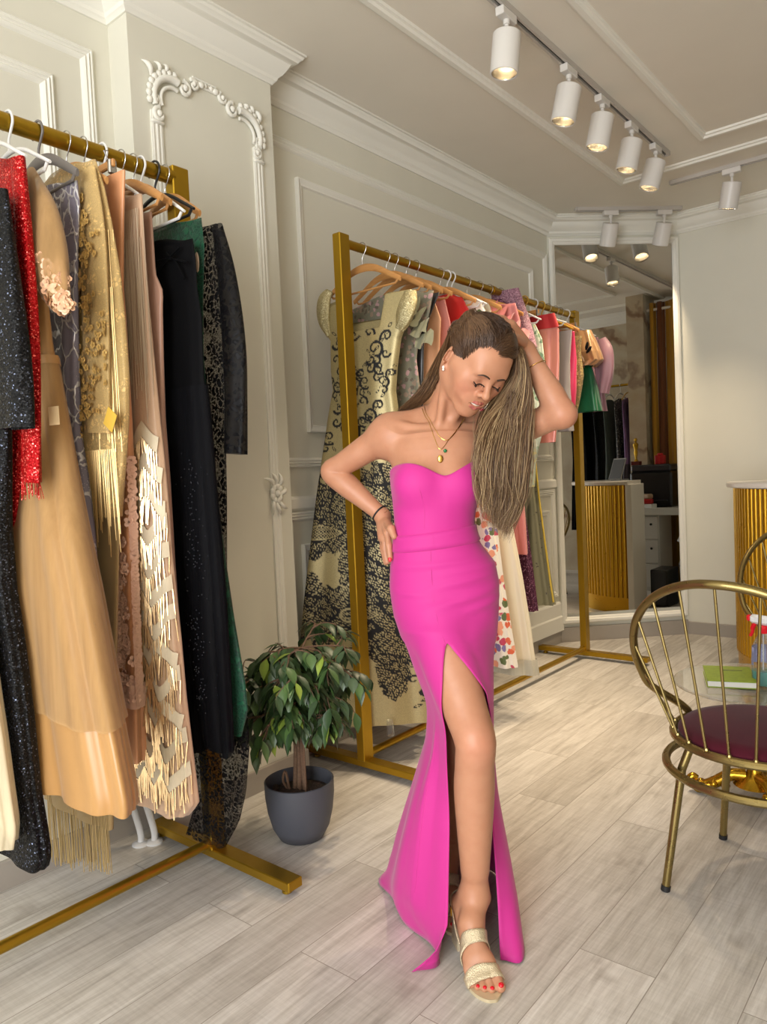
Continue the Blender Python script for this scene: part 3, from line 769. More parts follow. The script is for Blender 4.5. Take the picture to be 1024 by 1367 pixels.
# pixels-to-places were read once: crown spans about 0.45 m, stem leans up-right
stems = [[(.0, 0, .16), (.004, .004, .30), (-.004, .006, .42), (.01, .0, .52)], [(.018, .01, .16), (.015, .008, .32), (.03, .0, .45), (.05, -.01, .57), (.06, -.01, .68)], [(-.022, 0, .16), (-.014, .005, .33), (-.04, .0, .46), (-.075, -.01, .54)]]
for st in stems: b.tube(crom(st, 20), np.linspace(.0095, .0045, 20), 8)
b.tube(crom([(-.035, -.02, .165), (-.05, -.03, .20), (-.035, -.03, .235), (-.03, -.02, .165)], 14), .005, 6)
b.tube([(.052, -.02, .15), (.045, -.01, .52)], .0035, 6)
def branch(p, d, L, lvl):
    n = 8; pts = [np.array(p)]; dd = np.array(d, float)
    for i in range(n):
        dd = dd/np.linalg.norm(dd); dd[2] -= .10+.05*i/n; dd += np.array([rr.uniform(-.12, .12) for _ in range(3)]); dd /= np.linalg.norm(dd)
        pts.append(pts[-1]+dd*L/n)
    b.tube(pts, np.linspace(.0036, .0012, n+1), 5); twigs.append(pts)
    if lvl:
        for k in (2, 4, 5, 6):
            q_ = dd*0+np.array([rr.uniform(-1, 1), rr.uniform(-1, 1), rr.uniform(-.2, .6)]); branch(pts[k], q_/np.linalg.norm(q_)*.8+dd*.5, L*.5, lvl-1)
starts = [((.01, 0, .50), 9), ((.05, -.01, .58), 8), ((.06, -.01, .68), 6), ((-.06, -.01, .52), 8), ((0, 0, .42), 6), ((.03, 0, .45), 5)]
for p, n in starts:
    for k in range(n):
        a = 2*pi*k/n+rr.uniform(-.4, .4); el = rr.uniform(-.2, .75)
        if p[2] > .66: el = rr.uniform(.0, .6)
        branch(p, (cos(a)*cos(el), sin(a)*cos(el), sin(el)+.15), rr.uniform(.13, .225), 1)
b.build('stem', brk.m, pl)
lf = NT('fig_leaf'); at = lf.n('ShaderNodeAttribute', attribute_name='col'); lf.set(Base_Color=at.outputs['Color'], Roughness=.38, Subsurface_Weight=0.0, Transmission_Weight=0.0, Specular_IOR_Level=.5)
leaf_n = 0
b = MB()
def leaf(p, d, L, W_, col, mb):
    d = np.array(d, float); d /= np.linalg.norm(d); s_ = np.cross(d, (0, 0, 1.0)); s_ /= np.linalg.norm(s_)+1e-9; n_ = np.cross(s_, d)
    rows = []
    for i, (t_, w_) in enumerate(((0, .05), (.12, .45), (.32, .95), (.55, 1.0), (.75, .62), (.9, .25), (1, .02))):
        c_ = np.array(p)+d*L*t_+n_*(-.28*L*t_*t_)
        rows.append([c_-s_*W_*w_+n_*W_*.28*w_, c_, c_+s_*W_*w_+n_*W_*.28*w_])
    cc_ = [[tuple(np.array(col)*(1.05 if j != 1 else 1.25)) for j in range(3)] for _ in rows]
    mb.grid(rows, col=cc_)
greens = [(42, 64, 34), (58, 82, 44), (72, 98, 52), (50, 70, 42), (86, 112, 60), (66, 84, 58), (126, 146, 60)]
leaves = []
for tw in twigs:
    m_ = len(tw)
    for i in range(2, m_):
        for sgn in (-1, 1):
            if rr.random() < .50: continue
            d = tw[i]-tw[i-1]; d = d/np.linalg.norm(d); s_ = np.cross(d, (0, 0, 1)); s_ = s_/(np.linalg.norm(s_)+1e-9)
            dd = d*.6+s_*sgn*rr.uniform(.4, 1.0)+np.array([0, 0, rr.uniform(-.9, -.15)])
            g = lin(*greens[rr.choice([0, 0, 1, 1, 2, 3, 3, 4, 5, 5, 6] if rr.random() < .5 else [0, 1, 2, 3, 5])])[:3]
            leaves.append((tuple(tw[i]), dd, rr.uniform(.050, .080), rr.uniform(.0115, .018), g))
rr.shuffle(leaves)
leaves = [q_ for q_ in leaves if q_[0][0]*.772+q_[0][1]*.636 > -.5]
big = sorted(leaves, key=lambda q_: -q_[2])[:100]
ids = set(id(q_) for q_ in big)
for q_ in big:
    mb = MB(); leaf(*q_, mb); mb.build('leaf', lf.m, pl, smooth=180)
mb = MB()
for q_ in leaves:
    if id(q_) not in ids: leaf(*q_, mb)
tag(mb.build('foliage', lf.m, pl, smooth=180), kind='stuff')
print('leaves', len(leaves))
# ================================================================== THE WOMAN
# local frame of the figure: u = to her left as the camera sees it (right), v = towards the camera, z = up
W_ROOT = np.array([-1.29, 1.66, 0.0])
_R = np.array([cos(YAW), sin(YAW), 0]); _V = np.array([sin(YAW), -cos(YAW), 0])
def K(x, y, dep):
    q = PD(x, y, dep)-W_ROOT
    return np.array([q@_R, q@_V, q[2]])
def KL(p): return (p[0], -p[1], p[2])          # to the root's own axes

# ---- a small distance-field modeller: one continuous skin
class Field:
    def __init__(s): s.ops = []
    def cone(s, a, b, ra, rb, k=.02, op='u', sq=None):
        a, b = np.array(a, float), np.array(b, float); lo = np.minimum(a-ra, b-rb); hi = np.maximum(a+ra, b+rb); ab = b-a; L2 = ab@ab+1e-12
        def f(p):
            t = np.clip(((p-a)@ab)/L2, 0, 1); q = p-a-t[:, None]*ab
            return np.sqrt((q*q).sum(1))-(ra+t*(rb-ra))
        s.ops.append((op, f, k, lo, hi)); return s
    def chain(s, pts, rs, k=.02):
        for i in range(len(pts)-1): s.cone(pts[i], pts[i+1], rs[i], rs[i+1], k)
    def limb(s, pts, rs, k=.02, n=22):
        Q = crom(np.array(pts, float), n); R_ = crom(np.array(rs, float)[:, None], n)[:, 0]; lo = (Q-R_[:, None]).min(0); hi = (Q+R_[:, None]).max(0)
        def f(p):
            d = np.full(len(p), 9.0)
            for i in range(n-1):
                ab = Q[i+1]-Q[i]; t = np.clip(((p-Q[i])@ab)/(ab@ab+1e-12), 0, 1); q = p-Q[i]-t[:, None]*ab
                d = np.minimum(d, np.sqrt((q*q).sum(1))-(R_[i]+t*(R_[i+1]-R_[i])))
            return d
        s.ops.append(('u', f, k, lo, hi)); return s
    def ell(s, c, r, k=.02, B=None, op='u'):
        c = np.array(c, float); r = np.array([r]*3 if np.isscalar(r) else r, float); m = r.max()
        def f(p):
            q = p-c
            if B is not None: q = q@B
            k0 = np.sqrt(((q/r)**2).sum(1)); k1 = np.sqrt(((q/(r*r))**2).sum(1))+1e-9
            return k0*(k0-1)/k1
        s.ops.append((op, f, k, c-m, c+m)); return s
    def rings(s, tab, k=.03):
        T = np.array(tab); z0, z1 = T[0, 0], T[-1, 0]
        lo = np.array([(T[:, 1]-T[:, 3]).min(), (T[:, 2]-T[:, 4]).min(), z0]); hi = np.array([(T[:, 1]+T[:, 3]).max(), (T[:, 2]+T[:, 4]).max(), z1])
        def f(p):
            z = np.clip(p[:, 2], z0, z1); g = [np.interp(z, T[:, 0], T[:, j]) for j in (1, 2, 3, 4)]
            x = (p[:, 0]-g[0]); y = (p[:, 1]-g[1]); k0 = np.sqrt((x/g[2])**2+(y/g[3])**2); k1 = np.sqrt((x/g[2]**2)**2+(y/g[3]**2)**2)+1e-6
            d = k0*(k0-1)/k1
            return np.maximum(d, np.maximum(z0-p[:, 2], p[:, 2]-z1))
        s.ops.append(('u', f, k, lo, hi)); return s
    def __call__(s, p, only=None):
        p = np.asarray(p, float); d = np.full(len(p), 1.0)
        for i, (op, f, k, lo, hi) in enumerate(s.ops):
            mg = .035+k
            m = ((p > lo-mg) & (p < hi+mg)).all(1)
            if not m.any(): continue
            e = f(p[m]); c = d[m]
            if op == 'u':
                h = np.clip(.5+.5*(c-e)/k, 0, 1); d[m] = c*(1-h)+e*h-k*h*(1-h)
            else:
                h = np.clip(.5-.5*(c+e)/k, 0, 1); d[m] = c*(1-h)-e*h+k*h*(1-h)
        return d
    def grad(s, p, e=.0008):
        g = np.stack([s(p+np.eye(3)[i]*e)-s(p-np.eye(3)[i]*e) for i in range(3)], 1)
        return g/(np.linalg.norm(g, axis=1)[:, None]+1e-9)
    def project(s, p, off=0.0, it=4):
        p = np.array(p, float)
        for _ in range(it): p = p-(s(p)-off)[:, None]*s.grad(p)
        return p

def surface_nets(F, lo, hi, h, cf=4):
    lo = np.array(lo, float); H_ = h*cf
    n = np.ceil((np.array(hi)-lo)/H_).astype(int)
    ax = [lo[i]+H_*np.arange(n[i]+1) for i in range(3)]
    G = np.stack(np.meshgrid(*ax, indexing='ij'), -1); S = G.shape[:3]
    c = F(G.reshape(-1, 3)).reshape(S)
    cm = np.abs(c) < H_*1.9
    cell = np.zeros(n, bool)
    for dx in (0, 1):
        for dy in (0, 1):
            for dz in (0, 1): cell |= cm[dx:dx+n[0], dy:dy+n[1], dz:dz+n[2]]
    fn = n*cf+1
    V = np.full(fn, 1.0, np.float32)
    V[:-1, :-1, :-1] = np.where(np.repeat(np.repeat(np.repeat(c[:-1, :-1, :-1], cf, 0), cf, 1), cf, 2) < 0, -1, 1)
    idx = np.argwhere(cell)*cf
    o = np.stack(np.meshgrid(*[np.arange(cf+1)]*3, indexing='ij'), -1).reshape(-1, 3)
    flat = np.unique(np.ravel_multi_index((idx[:, None, :]+o[None]).reshape(-1, 3).T, fn))
    P = np.stack(np.unravel_index(flat, fn), 1)
    V.ravel()[flat] = F(lo+P*h)
    act = np.zeros(fn-1, np.int8)
    ng = V < 0
    for dx in (0, 1):
        for dy in (0, 1):
            for dz in (0, 1): act += ng[dx:fn[0]-1+dx, dy:fn[1]-1+dy, dz:fn[2]-1+dz]
    A = np.argwhere((act > 0) & (act < 8))
    vid = np.full(fn-1, -1, np.int32); vid[A[:, 0], A[:, 1], A[:, 2]] = np.arange(len(A))
    acc = np.zeros((len(A), 3)); cnt = np.zeros(len(A))
    cor = [(i, j, k) for i in (0, 1) for j in (0, 1) for k in (0, 1)]
    for a in cor:
        for d in range(3):
            if a[d]: continue
            b_ = list(a); b_[d] = 1
            va = V[A[:, 0]+a[0], A[:, 1]+a[1], A[:, 2]+a[2]]; vb = V[A[:, 0]+b_[0], A[:, 1]+b_[1], A[:, 2]+b_[2]]
            m = (va < 0) != (vb < 0); t = np.where(m, va/(va-vb+1e-12), 0)
            q = np.tile(np.array(a, float), (len(A), 1)); q[:, d] = t
            acc[m] += q[m]; cnt[m] += 1
    verts = lo+(A+acc/cnt[:, None])*h
    faces = []
    for d in range(3):
        e1, e2 = (d+1) % 3, (d+2) % 3
        sl0 = [slice(None)]*3; sl1 = [slice(None)]*3
        sl0[d] = slice(0, -1); sl1[d] = slice(1, None)
        a = ng[tuple(sl0)]; b_ = ng[tuple(sl1)]
        E = np.argwhere(a != b_); E = E[(E[:, e1] > 0) & (E[:, e2] > 0) & (E[:, e1] < fn[e1]-1) & (E[:, e2] < fn[e2]-1)]
        s_ = a[E[:, 0], E[:, 1], E[:, 2]]
        def vv(o1, o2):
            q = E.copy(); q[:, e1] -= o1; q[:, e2] -= o2; return vid[q[:, 0], q[:, 1], q[:, 2]]
        Q = np.stack([vv(1, 1), vv(0, 1), vv(0, 0), vv(1, 0)], 1)
        Q[~s_] = Q[~s_][:, ::-1]
        faces.append(Q)
    return verts, np.vstack(faces)

# ---- head pose
_hb = np.array([[.864, .226, .449], [-.479, .641, .600], [-.152, -.734, .662]])
HB, _ = np.linalg.qr(_hb); HB = HB*np.sign(np.diag(HB.T @ _hb))
HC = np.array([.203, .135, 1.546]); HS = 1.035
def hd(x, y, z): return HC+HB@np.array([x, y, z])*HS

# ---- joints
SHR, ELR, WRR = np.array([-.040, -.035, 1.375]), K(443, 630, 2.21), K(511, 689, 2.15)
SHL, ELL, WRL = np.array([.278, -.035, 1.355]), K(750, 553, 2.00), K(703, 468, 2.035)
HIPR, KNR, ANR = np.array([.060, .030, .900]), K(634, 988, 1.90), K(634, 1200, 1.955)
HIPL, KNL, ANL = np.array([.150, .005, .900]), np.array([.135, .03, .50]), np.array([.098, -.075, .135])
TORSO = [(.80, .108, .020, .128, .098), (.86, .103, .018, .140, .105), (.945, .102, .015, .146, .106), (1.00, .099, .018, .140, .098), (1.03, .092, .022, .126, .090), (1.06, .085, .026, .111, .082),
         (1.10, .080, .030, .103, .079), (1.14, .082, .032, .106, .082), (1.18, .087, .030, .113, .090), (1.235, .092, .022, .122, .096), (1.275, .094, .014, .124, .092), (1.32, .102, .004, .128, .085), (1.355, .106, -.006, .125, .070)]
def torso(F):
    F.rings(TORSO, .03)
    F.ell((.038, .082, 1.232), (.058, .052, .058), .030); F.ell((.146, .078, 1.228), (.056, .052, .058), .030)
    F.ell((.105, .045, 1.32), (.10, .045, .06), .04)
    F.ell((.045, -.075, .90), (.075, .055, .085), .05); F.ell((.155, -.08, .90), (.075, .055, .085), .05)
def legs(F):
    def leg(hip, kn, an, cf):
        d1, d2 = kn-hip, an-kn; back = np.array([0, -1.0, 0])
        pts = [hip-d1*.08, hip, hip+d1*.45, hip+d1*.80, kn+np.array([0, .004, 0]), kn+d2*.14+back*.006, kn+d2*.32+back*cf, kn+d2*.58+back*cf*.6, kn+d2*.82+back*.004, an+np.array([0, 0, .012])]
        F.limb(pts, [.080, .080, .070, .058, .0530, .0495, .0530, .0450, .0350, .0325], .03, 34)
        F.ell(kn+np.array([.0, .024, .004]), (.028, .024, .034), .035)
        F.cone(kn+d2*.12+np.array([0, .010, 0]), kn+d2*.8+np.array([0, .010, 0]), .034, .025, .03)
    leg(HIPR, KNR, ANR, .016); leg(HIPL, KNL, ANL, .012)
def foot(F, an, f, toe_flat, big):
    """an: ankle joint, f: heading of the foot in plan (u,v), toe tip on the sole, big: +1 if big toe lies on the +u side"""
    f = np.array([f[0], f[1]])/hypot(*f); s_ = np.array([f[1], -f[0]])*big
    def at(a, w, z):       # a back from toe tip
        q = np.array(toe_flat)-f*a+s_*w; return np.array([q[0], q[1], z])
    heel = at(.218, 0, .100)
    F.cone(an+np.array([0, 0, .03]), heel+np.array([0, 0, .012]), .033, .026, .02)
    F.ell(heel, (.027, .030, .028), .018)
    F.chain([an+np.array([0, .006, 0]), at(.145, .004, .098), at(.095, .004, .052)], [.034, .028, .024], .025)
    F.cone(at(.19, -.004, .088), at(.10, -.010, .040), .022, .018, .02)
    F.cone(at(.078, -.026, .030), at(.072, .024, .032), .0155, .0175, .02)
    F.cone(at(.10, -.015, .045), at(.085, .016, .045), .018, .018, .02)
    F.ell(an+np.array([.027, -.002, .002]), .011, .016); F.ell(an+np.array([-.027, -.006, -.004]), .011, .016)
    toes = [(.030, .004, .0125, .0125), (.0085, .006, .0092, .0095), (-.0075, .014, .0086, .009), (-.0215, .024, .0082, .0085), (-.0345, .036, .0078, .008)]
    T = []
    for w, back, r, z in toes:
        p0, p1, p2 = at(.065+back*.3, w*.88, .030), at(.030+back, w, z+.011), at(.010+back, w, z+.004)
        F.chain([p0, p1, p2], [r*1.05, r*.9, r], .006); T.append((p2, r, f))
    return at, T
def arms(F):
    F.ell(SHR+np.array([.004, 0, .0]), (.047, .046, .046), .04)
    F.limb([SHR, SHR*.55+ELR*.45+np.array([.003, .004, 0]), SHR*.2+ELR*.8, ELR, ELR*.72+WRR*.28, ELR*.4+WRR*.6, WRR], [.043, .0395, .0345, .0335, .0355, .0285, .0210], .03, 30)
    F.ell(SHL, (.046, .046, .046), .04)
    F.limb([SHL, SHL*.5+ELL*.5, SHL*.18+ELL*.82, ELL], [.045, .0415, .036, .0345], .025, 18)
    F.limb([ELL, ELL*.72+WRL*.28, ELL*.4+WRL*.6, WRL], [.0345, .0370, .0300, .0225], .02, 18)
    F.ell(ELL+np.array([.010, .0, -.004]), .025, .02)
    # shoulders, collarbones, trapezius, neck
    F.cone((-.015, -.028, 1.358), (.245, -.034, 1.350), .056, .056, .05)
    nk0, nk1 = np.array([.108, -.012, 1.385]), hd(0, -.030, -.055)
    F.cone(nk0, nk1, .052, .047, .03)
    F.cone((.075, -.04, 1.425), (-.02, -.038, 1.395), .026, .026, .04); F.cone((.145, -.04, 1.42), (.26, -.038, 1.385), .026, .028, .04)
    notch = np.array([.112, .052, 1.372])
    F.cone(notch+np.array([-.014, .004, .004]), (-.025, .004, 1.398), .0085, .008, .016); F.cone(notch+np.array([.014, .004, .004]), (.25, .0, 1.385), .0085, .008, .016)
    F.cone(hd(-.058, -.022, -.045), notch+np.array([-.010, .0, .004]), .012, .009, .016); F.cone(hd(.058, -.022, -.045), notch+np.array([.010, 0, .004]), .012, .009, .016)
def hands(F):
    """right hand spread on the hip, left hand laid over the crown"""
    W_ = WRR
    kn = [K(517, 712, 2.085), K(514, 716, 2.105), K(512, 718, 2.125), K(511, 717, 2.145)]
    F.cone(W_, kn[1]*.5+kn[2]*.5, .021, .019, .014)
    for q in kn: F.cone(W_*.5+q*.5, q, .013, .0105, .010)
    tips = []
    fl = [(K(519, 728, 2.070), K(521, 745, 2.062)), (K(514, 733, 2.105), K(517, 750, 2.10)), (K(512, 735, 2.135), K(515, 751, 2.135)), (K(511, 731, 2.16), K(514, 744, 2.165))]
    for q, (a, b_) in zip(kn, fl):
        F.chain([q, a, b_], [.0098, .0086, .0074], .005); tips.append((a, b_))
    th = [W_+np.array([.006, .012, -.012]), K(522, 706, 2.055), K(526, 716, 2.045)]
    F.chain(th, [.013, .0105, .009], .008)
    # left
    W2 = WRL; tl = []
    mc = [K(676, 437, 1.945), K(679, 436, 1.965), K(682, 436, 1.985), K(685, 437, 2.003)]
    pp = [K(661, 428, 1.925), K(664, 426, 1.95), K(667, 425, 1.975), K(672, 426, 1.998)]
    tt = [K(645, 426, 1.91), K(647, 423, 1.94), K(651, 422, 1.968), K(660, 422, 1.992)]
    F.cone(W2, (mc[1]+mc[2])/2, .023, .019, .016)
    for q, a, b_ in zip(mc, pp, tt):
        F.cone(W2*.55+q*.45, q, .014, .0108, .012); F.chain([q, a, b_], [.0100, .0088, .0076], .005); tl.append((a, b_))
    F.chain([W2*.7+mc[0]*.3+np.array([0, .012, 0]), K(684, 449, 1.93), K(674, 449, 1.905)], [.013, .011, .009], .008)
    return tips, tl
LIPS = []
def head(F):
    B = HB; m = HS
    def E(c, r, k, BB=None, op='u'): F.ell(hd(*c), np.array(r)*m if not np.isscalar(r) else r*m, k, B if BB is None else BB, op=op)
    def Cn(a, b, ra, rb, k, op='u'): F.cone(hd(*a), hd(*b), ra*m, rb*m, k, op=op)
    E((0, -.011, .027), (.072, .087, .079), .02)
    E((0, .016, -.028), (.059, .071, .080), .03)
    E((0, .040, .036), (.055, .048, .046), .03)
    for sx in (-1, 1):
        Cn((sx*.051, -.004, -.050), (sx*.016, .064, -.098), .017, .0150, .035)
        E((sx*.036, .054, -.036), (.026, .026, .030), .03)
        Cn((sx*.046, .052, -.014), (sx*.060, .015, -.010), .012, .010, .035)
    E((0, .073, -.101), (.020, .016, .014), .025)
    Cn((-.032, .0755, .019), (.032, .0755, .019), .011, .011, .025)
    for sx in (-1, 1): E((sx*.032, .0975, -.003), (.017, .013, .010), .018, op='s')
    for sx in (-1, 1):
        E((sx*.0320, .0735, -.003), (.0152, .0128, .0125), .007)
        Cn((sx*.019, .0825, -.0075), (sx*.033, .0870, -.0105), .0015, .0017, .004); Cn((sx*.033, .0870, -.0105), (sx*.047, .0765, -.0065), .0017, .0015, .004)
    Cn((0, .083, .012), (0, .1035, -.022), .0070, .0078, .014); E((0, .1085, -.0285), (.0094, .0094, .0086), .010)
    for sx in (-1, 1):
        E((sx*.0122, .0965, -.0325), (.0066, .0085, .0064), .007)
        E((sx*.0062, .1040, -.0372), (.0032, .0045, .0024), .004, op='s')
    E((0, .080, -.064), (.034, .016, .024), .022)
    up = [hd(-.0275, .0765, -.0575), hd(-.013, .0930, -.0595), hd(-.004, .0970, -.0592), hd(0, .0966, -.0606), hd(.004, .0970, -.0592), hd(.013, .0930, -.0595), hd(.0275, .0765, -.0575)]
    lo = [hd(-.0262, .0770, -.0605), hd(-.014, .0915, -.0728), hd(0, .0950, -.0770), hd(.014, .0915, -.0728), hd(.0262, .0770, -.0605)]
    F.chain(up, [.0020, .0035, .0041, .0037, .0041, .0035, .0020], .003); F.chain(lo, [.0020, .0040, .0047, .0040, .0020], .003)
    Cn((-.023, .0880, -.0635), (0, .1015, -.0680), .0022, .0036, .002, op='s'); Cn((0, .1015, -.0680), (.023, .0880, -.0635), .0036, .0022, .002, op='s')
    LIPS.append((up, lo))
    for sx in (-1, 1):   # ears
        ea = -.60*sx; Eb = HB@np.array([[cos(ea), -sin(ea), 0], [sin(ea), cos(ea), 0], [0, 0, 1]])
        E((sx*.0790, -.012, -.014), (.0070, .0185, .031), .007, Eb); E((sx*.0830, -.006, -.009), (.0050, .0105, .018), .004, Eb, op='s')
        E((sx*.0735, -.004, -.041), (.006, .009, .010), .006, Eb)

FB = Field(); torso(FB); legs(FB); FB_SKIRT_OPS = len(FB.ops)
HEEL_DIR = (.20, .98)
AT_R, TOES_R = foot(FB, ANR, HEEL_DIR, (.142, .392), 1)
AT_L, TOES_L = foot(FB, ANL, (.05, 1.0), (.085, .130), -1)
FD = Field(); FD.ops = FB.ops[:FB_SKIRT_OPS]          # body under the dress, without feet and arms
arms(FB); TIPS_R, TIPS_L = hands(FB)
FH = Field(); head(FH)
n_body = len(FB.ops); FB.ops += FH.ops

verts, faces = surface_nets(FB, (-.30, -.24, -.004), (.53, .44, 1.70), .0030)
# finer skin where the features are small: face, hands, toes
bm = bmesh.new()
for p in verts: bm.verts.new(p)
bm.verts.ensure_lookup_table()
for f in faces: bm.faces.new([bm.verts[i] for i in f])
spots = [(hd(0, .07, -.04), .085), (hd(-.078, -.01, -.01), .05), ((WRR+TIPS_R[0][1])/2, .055), ((WRL+TIPS_L[1][1])/2, .075), (np.array([.14, .35, .03]), .08)]
sel = [e for e in bm.edges if any(((e.verts[0].co-Vector(c)).length < r) for c, r in spots)]
bmesh.ops.subdivide_edges(bm, edges=sel, cuts=1, use_grid_fill=True)
bmesh.ops.triangulate(bm, faces=[f for f in bm.faces if len(f.verts) > 4])
bm.verts.index_update(); verts = np.array([v.co[:] for v in bm.verts]); faces = [tuple(v.index for v in f.verts) for f in bm.faces]; bm.free()
verts = FB.project(verts, 0, 2)
print('body verts', len(verts))
# skin tone, lips, slightly rosier knees and toes
up, lo = LIPS[0]
def segd(p, a, b):
    ab = b-a; t = np.clip(((p-a)@ab)/(ab@ab), 0, 1); return np.linalg.norm(p-a-t[:, None]*ab, axis=1)
col = np.tile(np.array(lin(188, 134, 104)[:3]), (len(verts), 1))
nearh = np.linalg.norm(verts-hd(0, .08, -.07), axis=1) < .05
q = verts[nearh]
dl = np.min([segd(q, up[i], up[i+1])-(.0052 if 0 < i < 5 else .0042) for i in range(6)]+[segd(q, lo[i], lo[i+1])-(.0058 if 0 < i < 3 else .0048) for i in range(4)], 0)
w = np.clip(.5-dl/.0012, 0, 1)[:, None]
cq = col[nearh]; col[nearh] = cq*(1-w)+np.array(lin(172, 88, 84)[:3])*w
for c, r, tone, amt in ((KNR+np.array([0, .05, 0]), .05, (206, 138, 112), .5), (ELL+np.array([.03, 0, 0]), .05, (200, 128, 104), .5), (hd(-.04, .07, -.035), .03, (206, 126, 104), .45), (hd(.04, .07, -.035), .03, (206, 126, 104), .45), (hd(-.034, .088, -.001), .011, (150, 96, 74), .45), (hd(.034, .088, -.001), .011, (150, 96, 74), .45)):
    w = np.exp(-(np.linalg.norm(verts-c, axis=1)/r)**2)[:, None]*amt; col = col*(1-w)+np.array(lin(*tone)[:3])*w
sk = NT('skin'); a_ = sk.n('ShaderNodeAttribute', attribute_name='col'); v_ = sk.coord(); nz = sk.noise(v_, 30, 4); n2 = sk.noise(v_, 900, 2)
sk.set(Base_Color=sk.mix(.10, a_.outputs['Color'], sk.ramp(nz.outputs[0], [(.35, lin(170, 110, 86)), (.65, lin(214, 166, 136))])), Roughness=.44, Subsurface_Weight=.12, Subsurface_Radius=(.010, .004, .002), Subsurface_Scale=.5, Specular_IOR_Level=.4)
sk.bump(n2.outputs[0], .06, .0006); M_SKIN = sk.m

her = empty('person', tuple(W_ROOT), YAW)
tag(her, 'woman in a strapless pink gown with slit, head bowed, one hand on her hair', 'person')
b = MB(); b.v = [KL(p) for p in verts]; b.f = [tuple(f[::-1]) for f in faces]; b.m = [0]*len(b.f); b.col = [tuple(c) for c in col]
b.build('body', M_SKIN, her, smooth=180, recalc=True)
def her_mb(mb, name, mat, parent=None, smooth=60, **k):
    mb.v = [KL(p) for p in mb.v]
    return mb.build(name, mat, parent or her, smooth=smooth, recalc=True, **k)

# ---- the gown
pk = NT('pink_crepe'); v_ = pk.coord(); nz = pk.noise(v_, 700, 2); pk.set(Base_Color=lin(200, 48, 141), Roughness=.62, Sheen_Weight=.18, Sheen_Roughness=.5, Specular_IOR_Level=.3); pk.bump(nz.outputs[0], .10, .0005); M_PINK = pk.m
NP_ = 121
CT = {  # height: plan of the skirt from the left slit edge round the back to the right slit edge (u, v)
 .80: [(.088, .150), (.066, .148), (.020, .120), (-.020, .035), (.02, -.06), (.105, -.088), (.19, -.06), (.243, .03), (.160, .150), (.090, .152)],
 .70: [(.082, .200), (.060, .185), (.030, .12), (.008, .03), (.04, -.055), (.115, -.08), (.185, -.055), (.224, .03), (.212, .14), (.168, .205)],
 .61: [(.076, .205), (.064, .165), (.050, .09), (.040, .02), (.06, -.05), (.12, -.075), (.18, -.055), (.214, .03), (.218, .09), (.204, .140)],
 .50: [(.074, .200), (.060, .16), (.042, .10), (.032, .03), (.05, -.07), (.12, -.105), (.18, -.085), (.217, .005), (.217, .06), (.205, .10)],
 .355: [(.075, .212), (.048, .19), (.0, .13), (-.020, .055), (.01, -.07), (.11, -.14), (.19, -.10), (.222, -.010), (.216, .08), (.195, .12)],
 .187: [(.062, .240), (.032, .21), (-.034, .13), (-.070, .02), (-.04, -.10), (.09, -.19), (.20, -.14), (.236, -.05), (.236, .12), (.195, .17)],
 .10: [(.056, .252), (.036, .225), (-.035, .14), (-.088, -.01), (-.07, -.12), (.09, -.23), (.215, -.16), (.241, -.06), (.245, .16), (.192, .21)],
 .04: [(.020, .272), (.040, .240), (-.022, .15), (-.102, -.05), (-.08, -.15), (.09, -.26), (.22, -.18), (.244, -.08), (.247, .20), (.188, .24)],
 .006: [(-.042, .288), (.030, .262), (-.018, .135), (-.113, -.09), (-.10, -.17), (.08, -.29), (.22, -.20), (.245, -.10), (.246, .245), (.186, .258)]}
zk = sorted(CT)
sm_ = np.linspace(0, 1, NP_)
def plan(z):
    T = np.array([CT[k] for k in zk]); g = np.array([[np.interp(z, zk, T[:, j, c]) for c in (0, 1)] for j in range(10)])
    p = crom(g, 400); L = np.concatenate([[0], np.cumsum(np.linalg.norm(np.diff(p, axis=0), axis=1))]); L /= L[-1]
    return np.stack([np.interp(sm_, L, p[:, c]) for c in (0, 1)], 1)
def ellipse_ring(z, off=.007):
    T = np.array(TORSO); cu, cv, ru, rv = [np.interp(z, T[:, 0], T[:, j]) for j in (1, 2, 3, 4)]
    a0 = atan2(.95, -.10); a = a0+2*pi*sm_
    return np.stack([cu+(ru+off)*np.cos(a), cv+(rv+off)*np.sin(a)], 1)
nl = [K(500, 640, 2.12), K(519, 627, 2.02), K(530, 621, 1.985), K(552, 620, 1.965), K(575, 629, 1.955), K(598, 638, 1.960), K(612, 630, 1.955), K(628, 616, 1.955), K(640, 612, 1.985), K(650, 615, 2.05)]
nu, nz_ = [p[0] for p in nl], [p[2] for p in nl]
rows = []
zs_skirt = np.concatenate([np.linspace(.006, .10, 8)[:-1], np.linspace(.10, .80, 60)])
for z in zs_skirt:
    p = plan(z); rows.append(np.column_stack([p, np.full(NP_, z)]))
for z in np.linspace(.80, 1.055, 44)[1:]:
    e = ellipse_ring(z); w = np.clip((z-.80)/.06, 0, 1); w = w*w*(3-2*w); p = plan(.80)*(1-w)+e*w
    rows.append(np.column_stack([p, np.full(NP_, z)]))
n_top = 40
T0 = ellipse_ring(1.055)
top_rows = []
for i in range(1, n_top+1):
    t_ = i/n_top; row = []
    e_mid = ellipse_ring(1.055+t_*.21)
    zt_ = np.where(e_mid[:, 1] > .03, np.interp(e_mid[:, 0], nu, nz_), 1.262+.0*e_mid[:, 0])
    w = np.clip((e_mid[:, 1]-.0)/.05, 0, 1); zt_ = 1.262*(1-w)+np.interp(e_mid[:, 0], nu, nz_)*w
    zz = 1.055+(zt_-1.055)*t_
    pr_ = np.array([ellipse_ring(z_)[j] for j, z_ in enumerate(zz)])
    rows.append(np.column_stack([pr_, zz]))
G = np.array(rows); nr = len(G)
slit_row = len(zs_skirt)-1
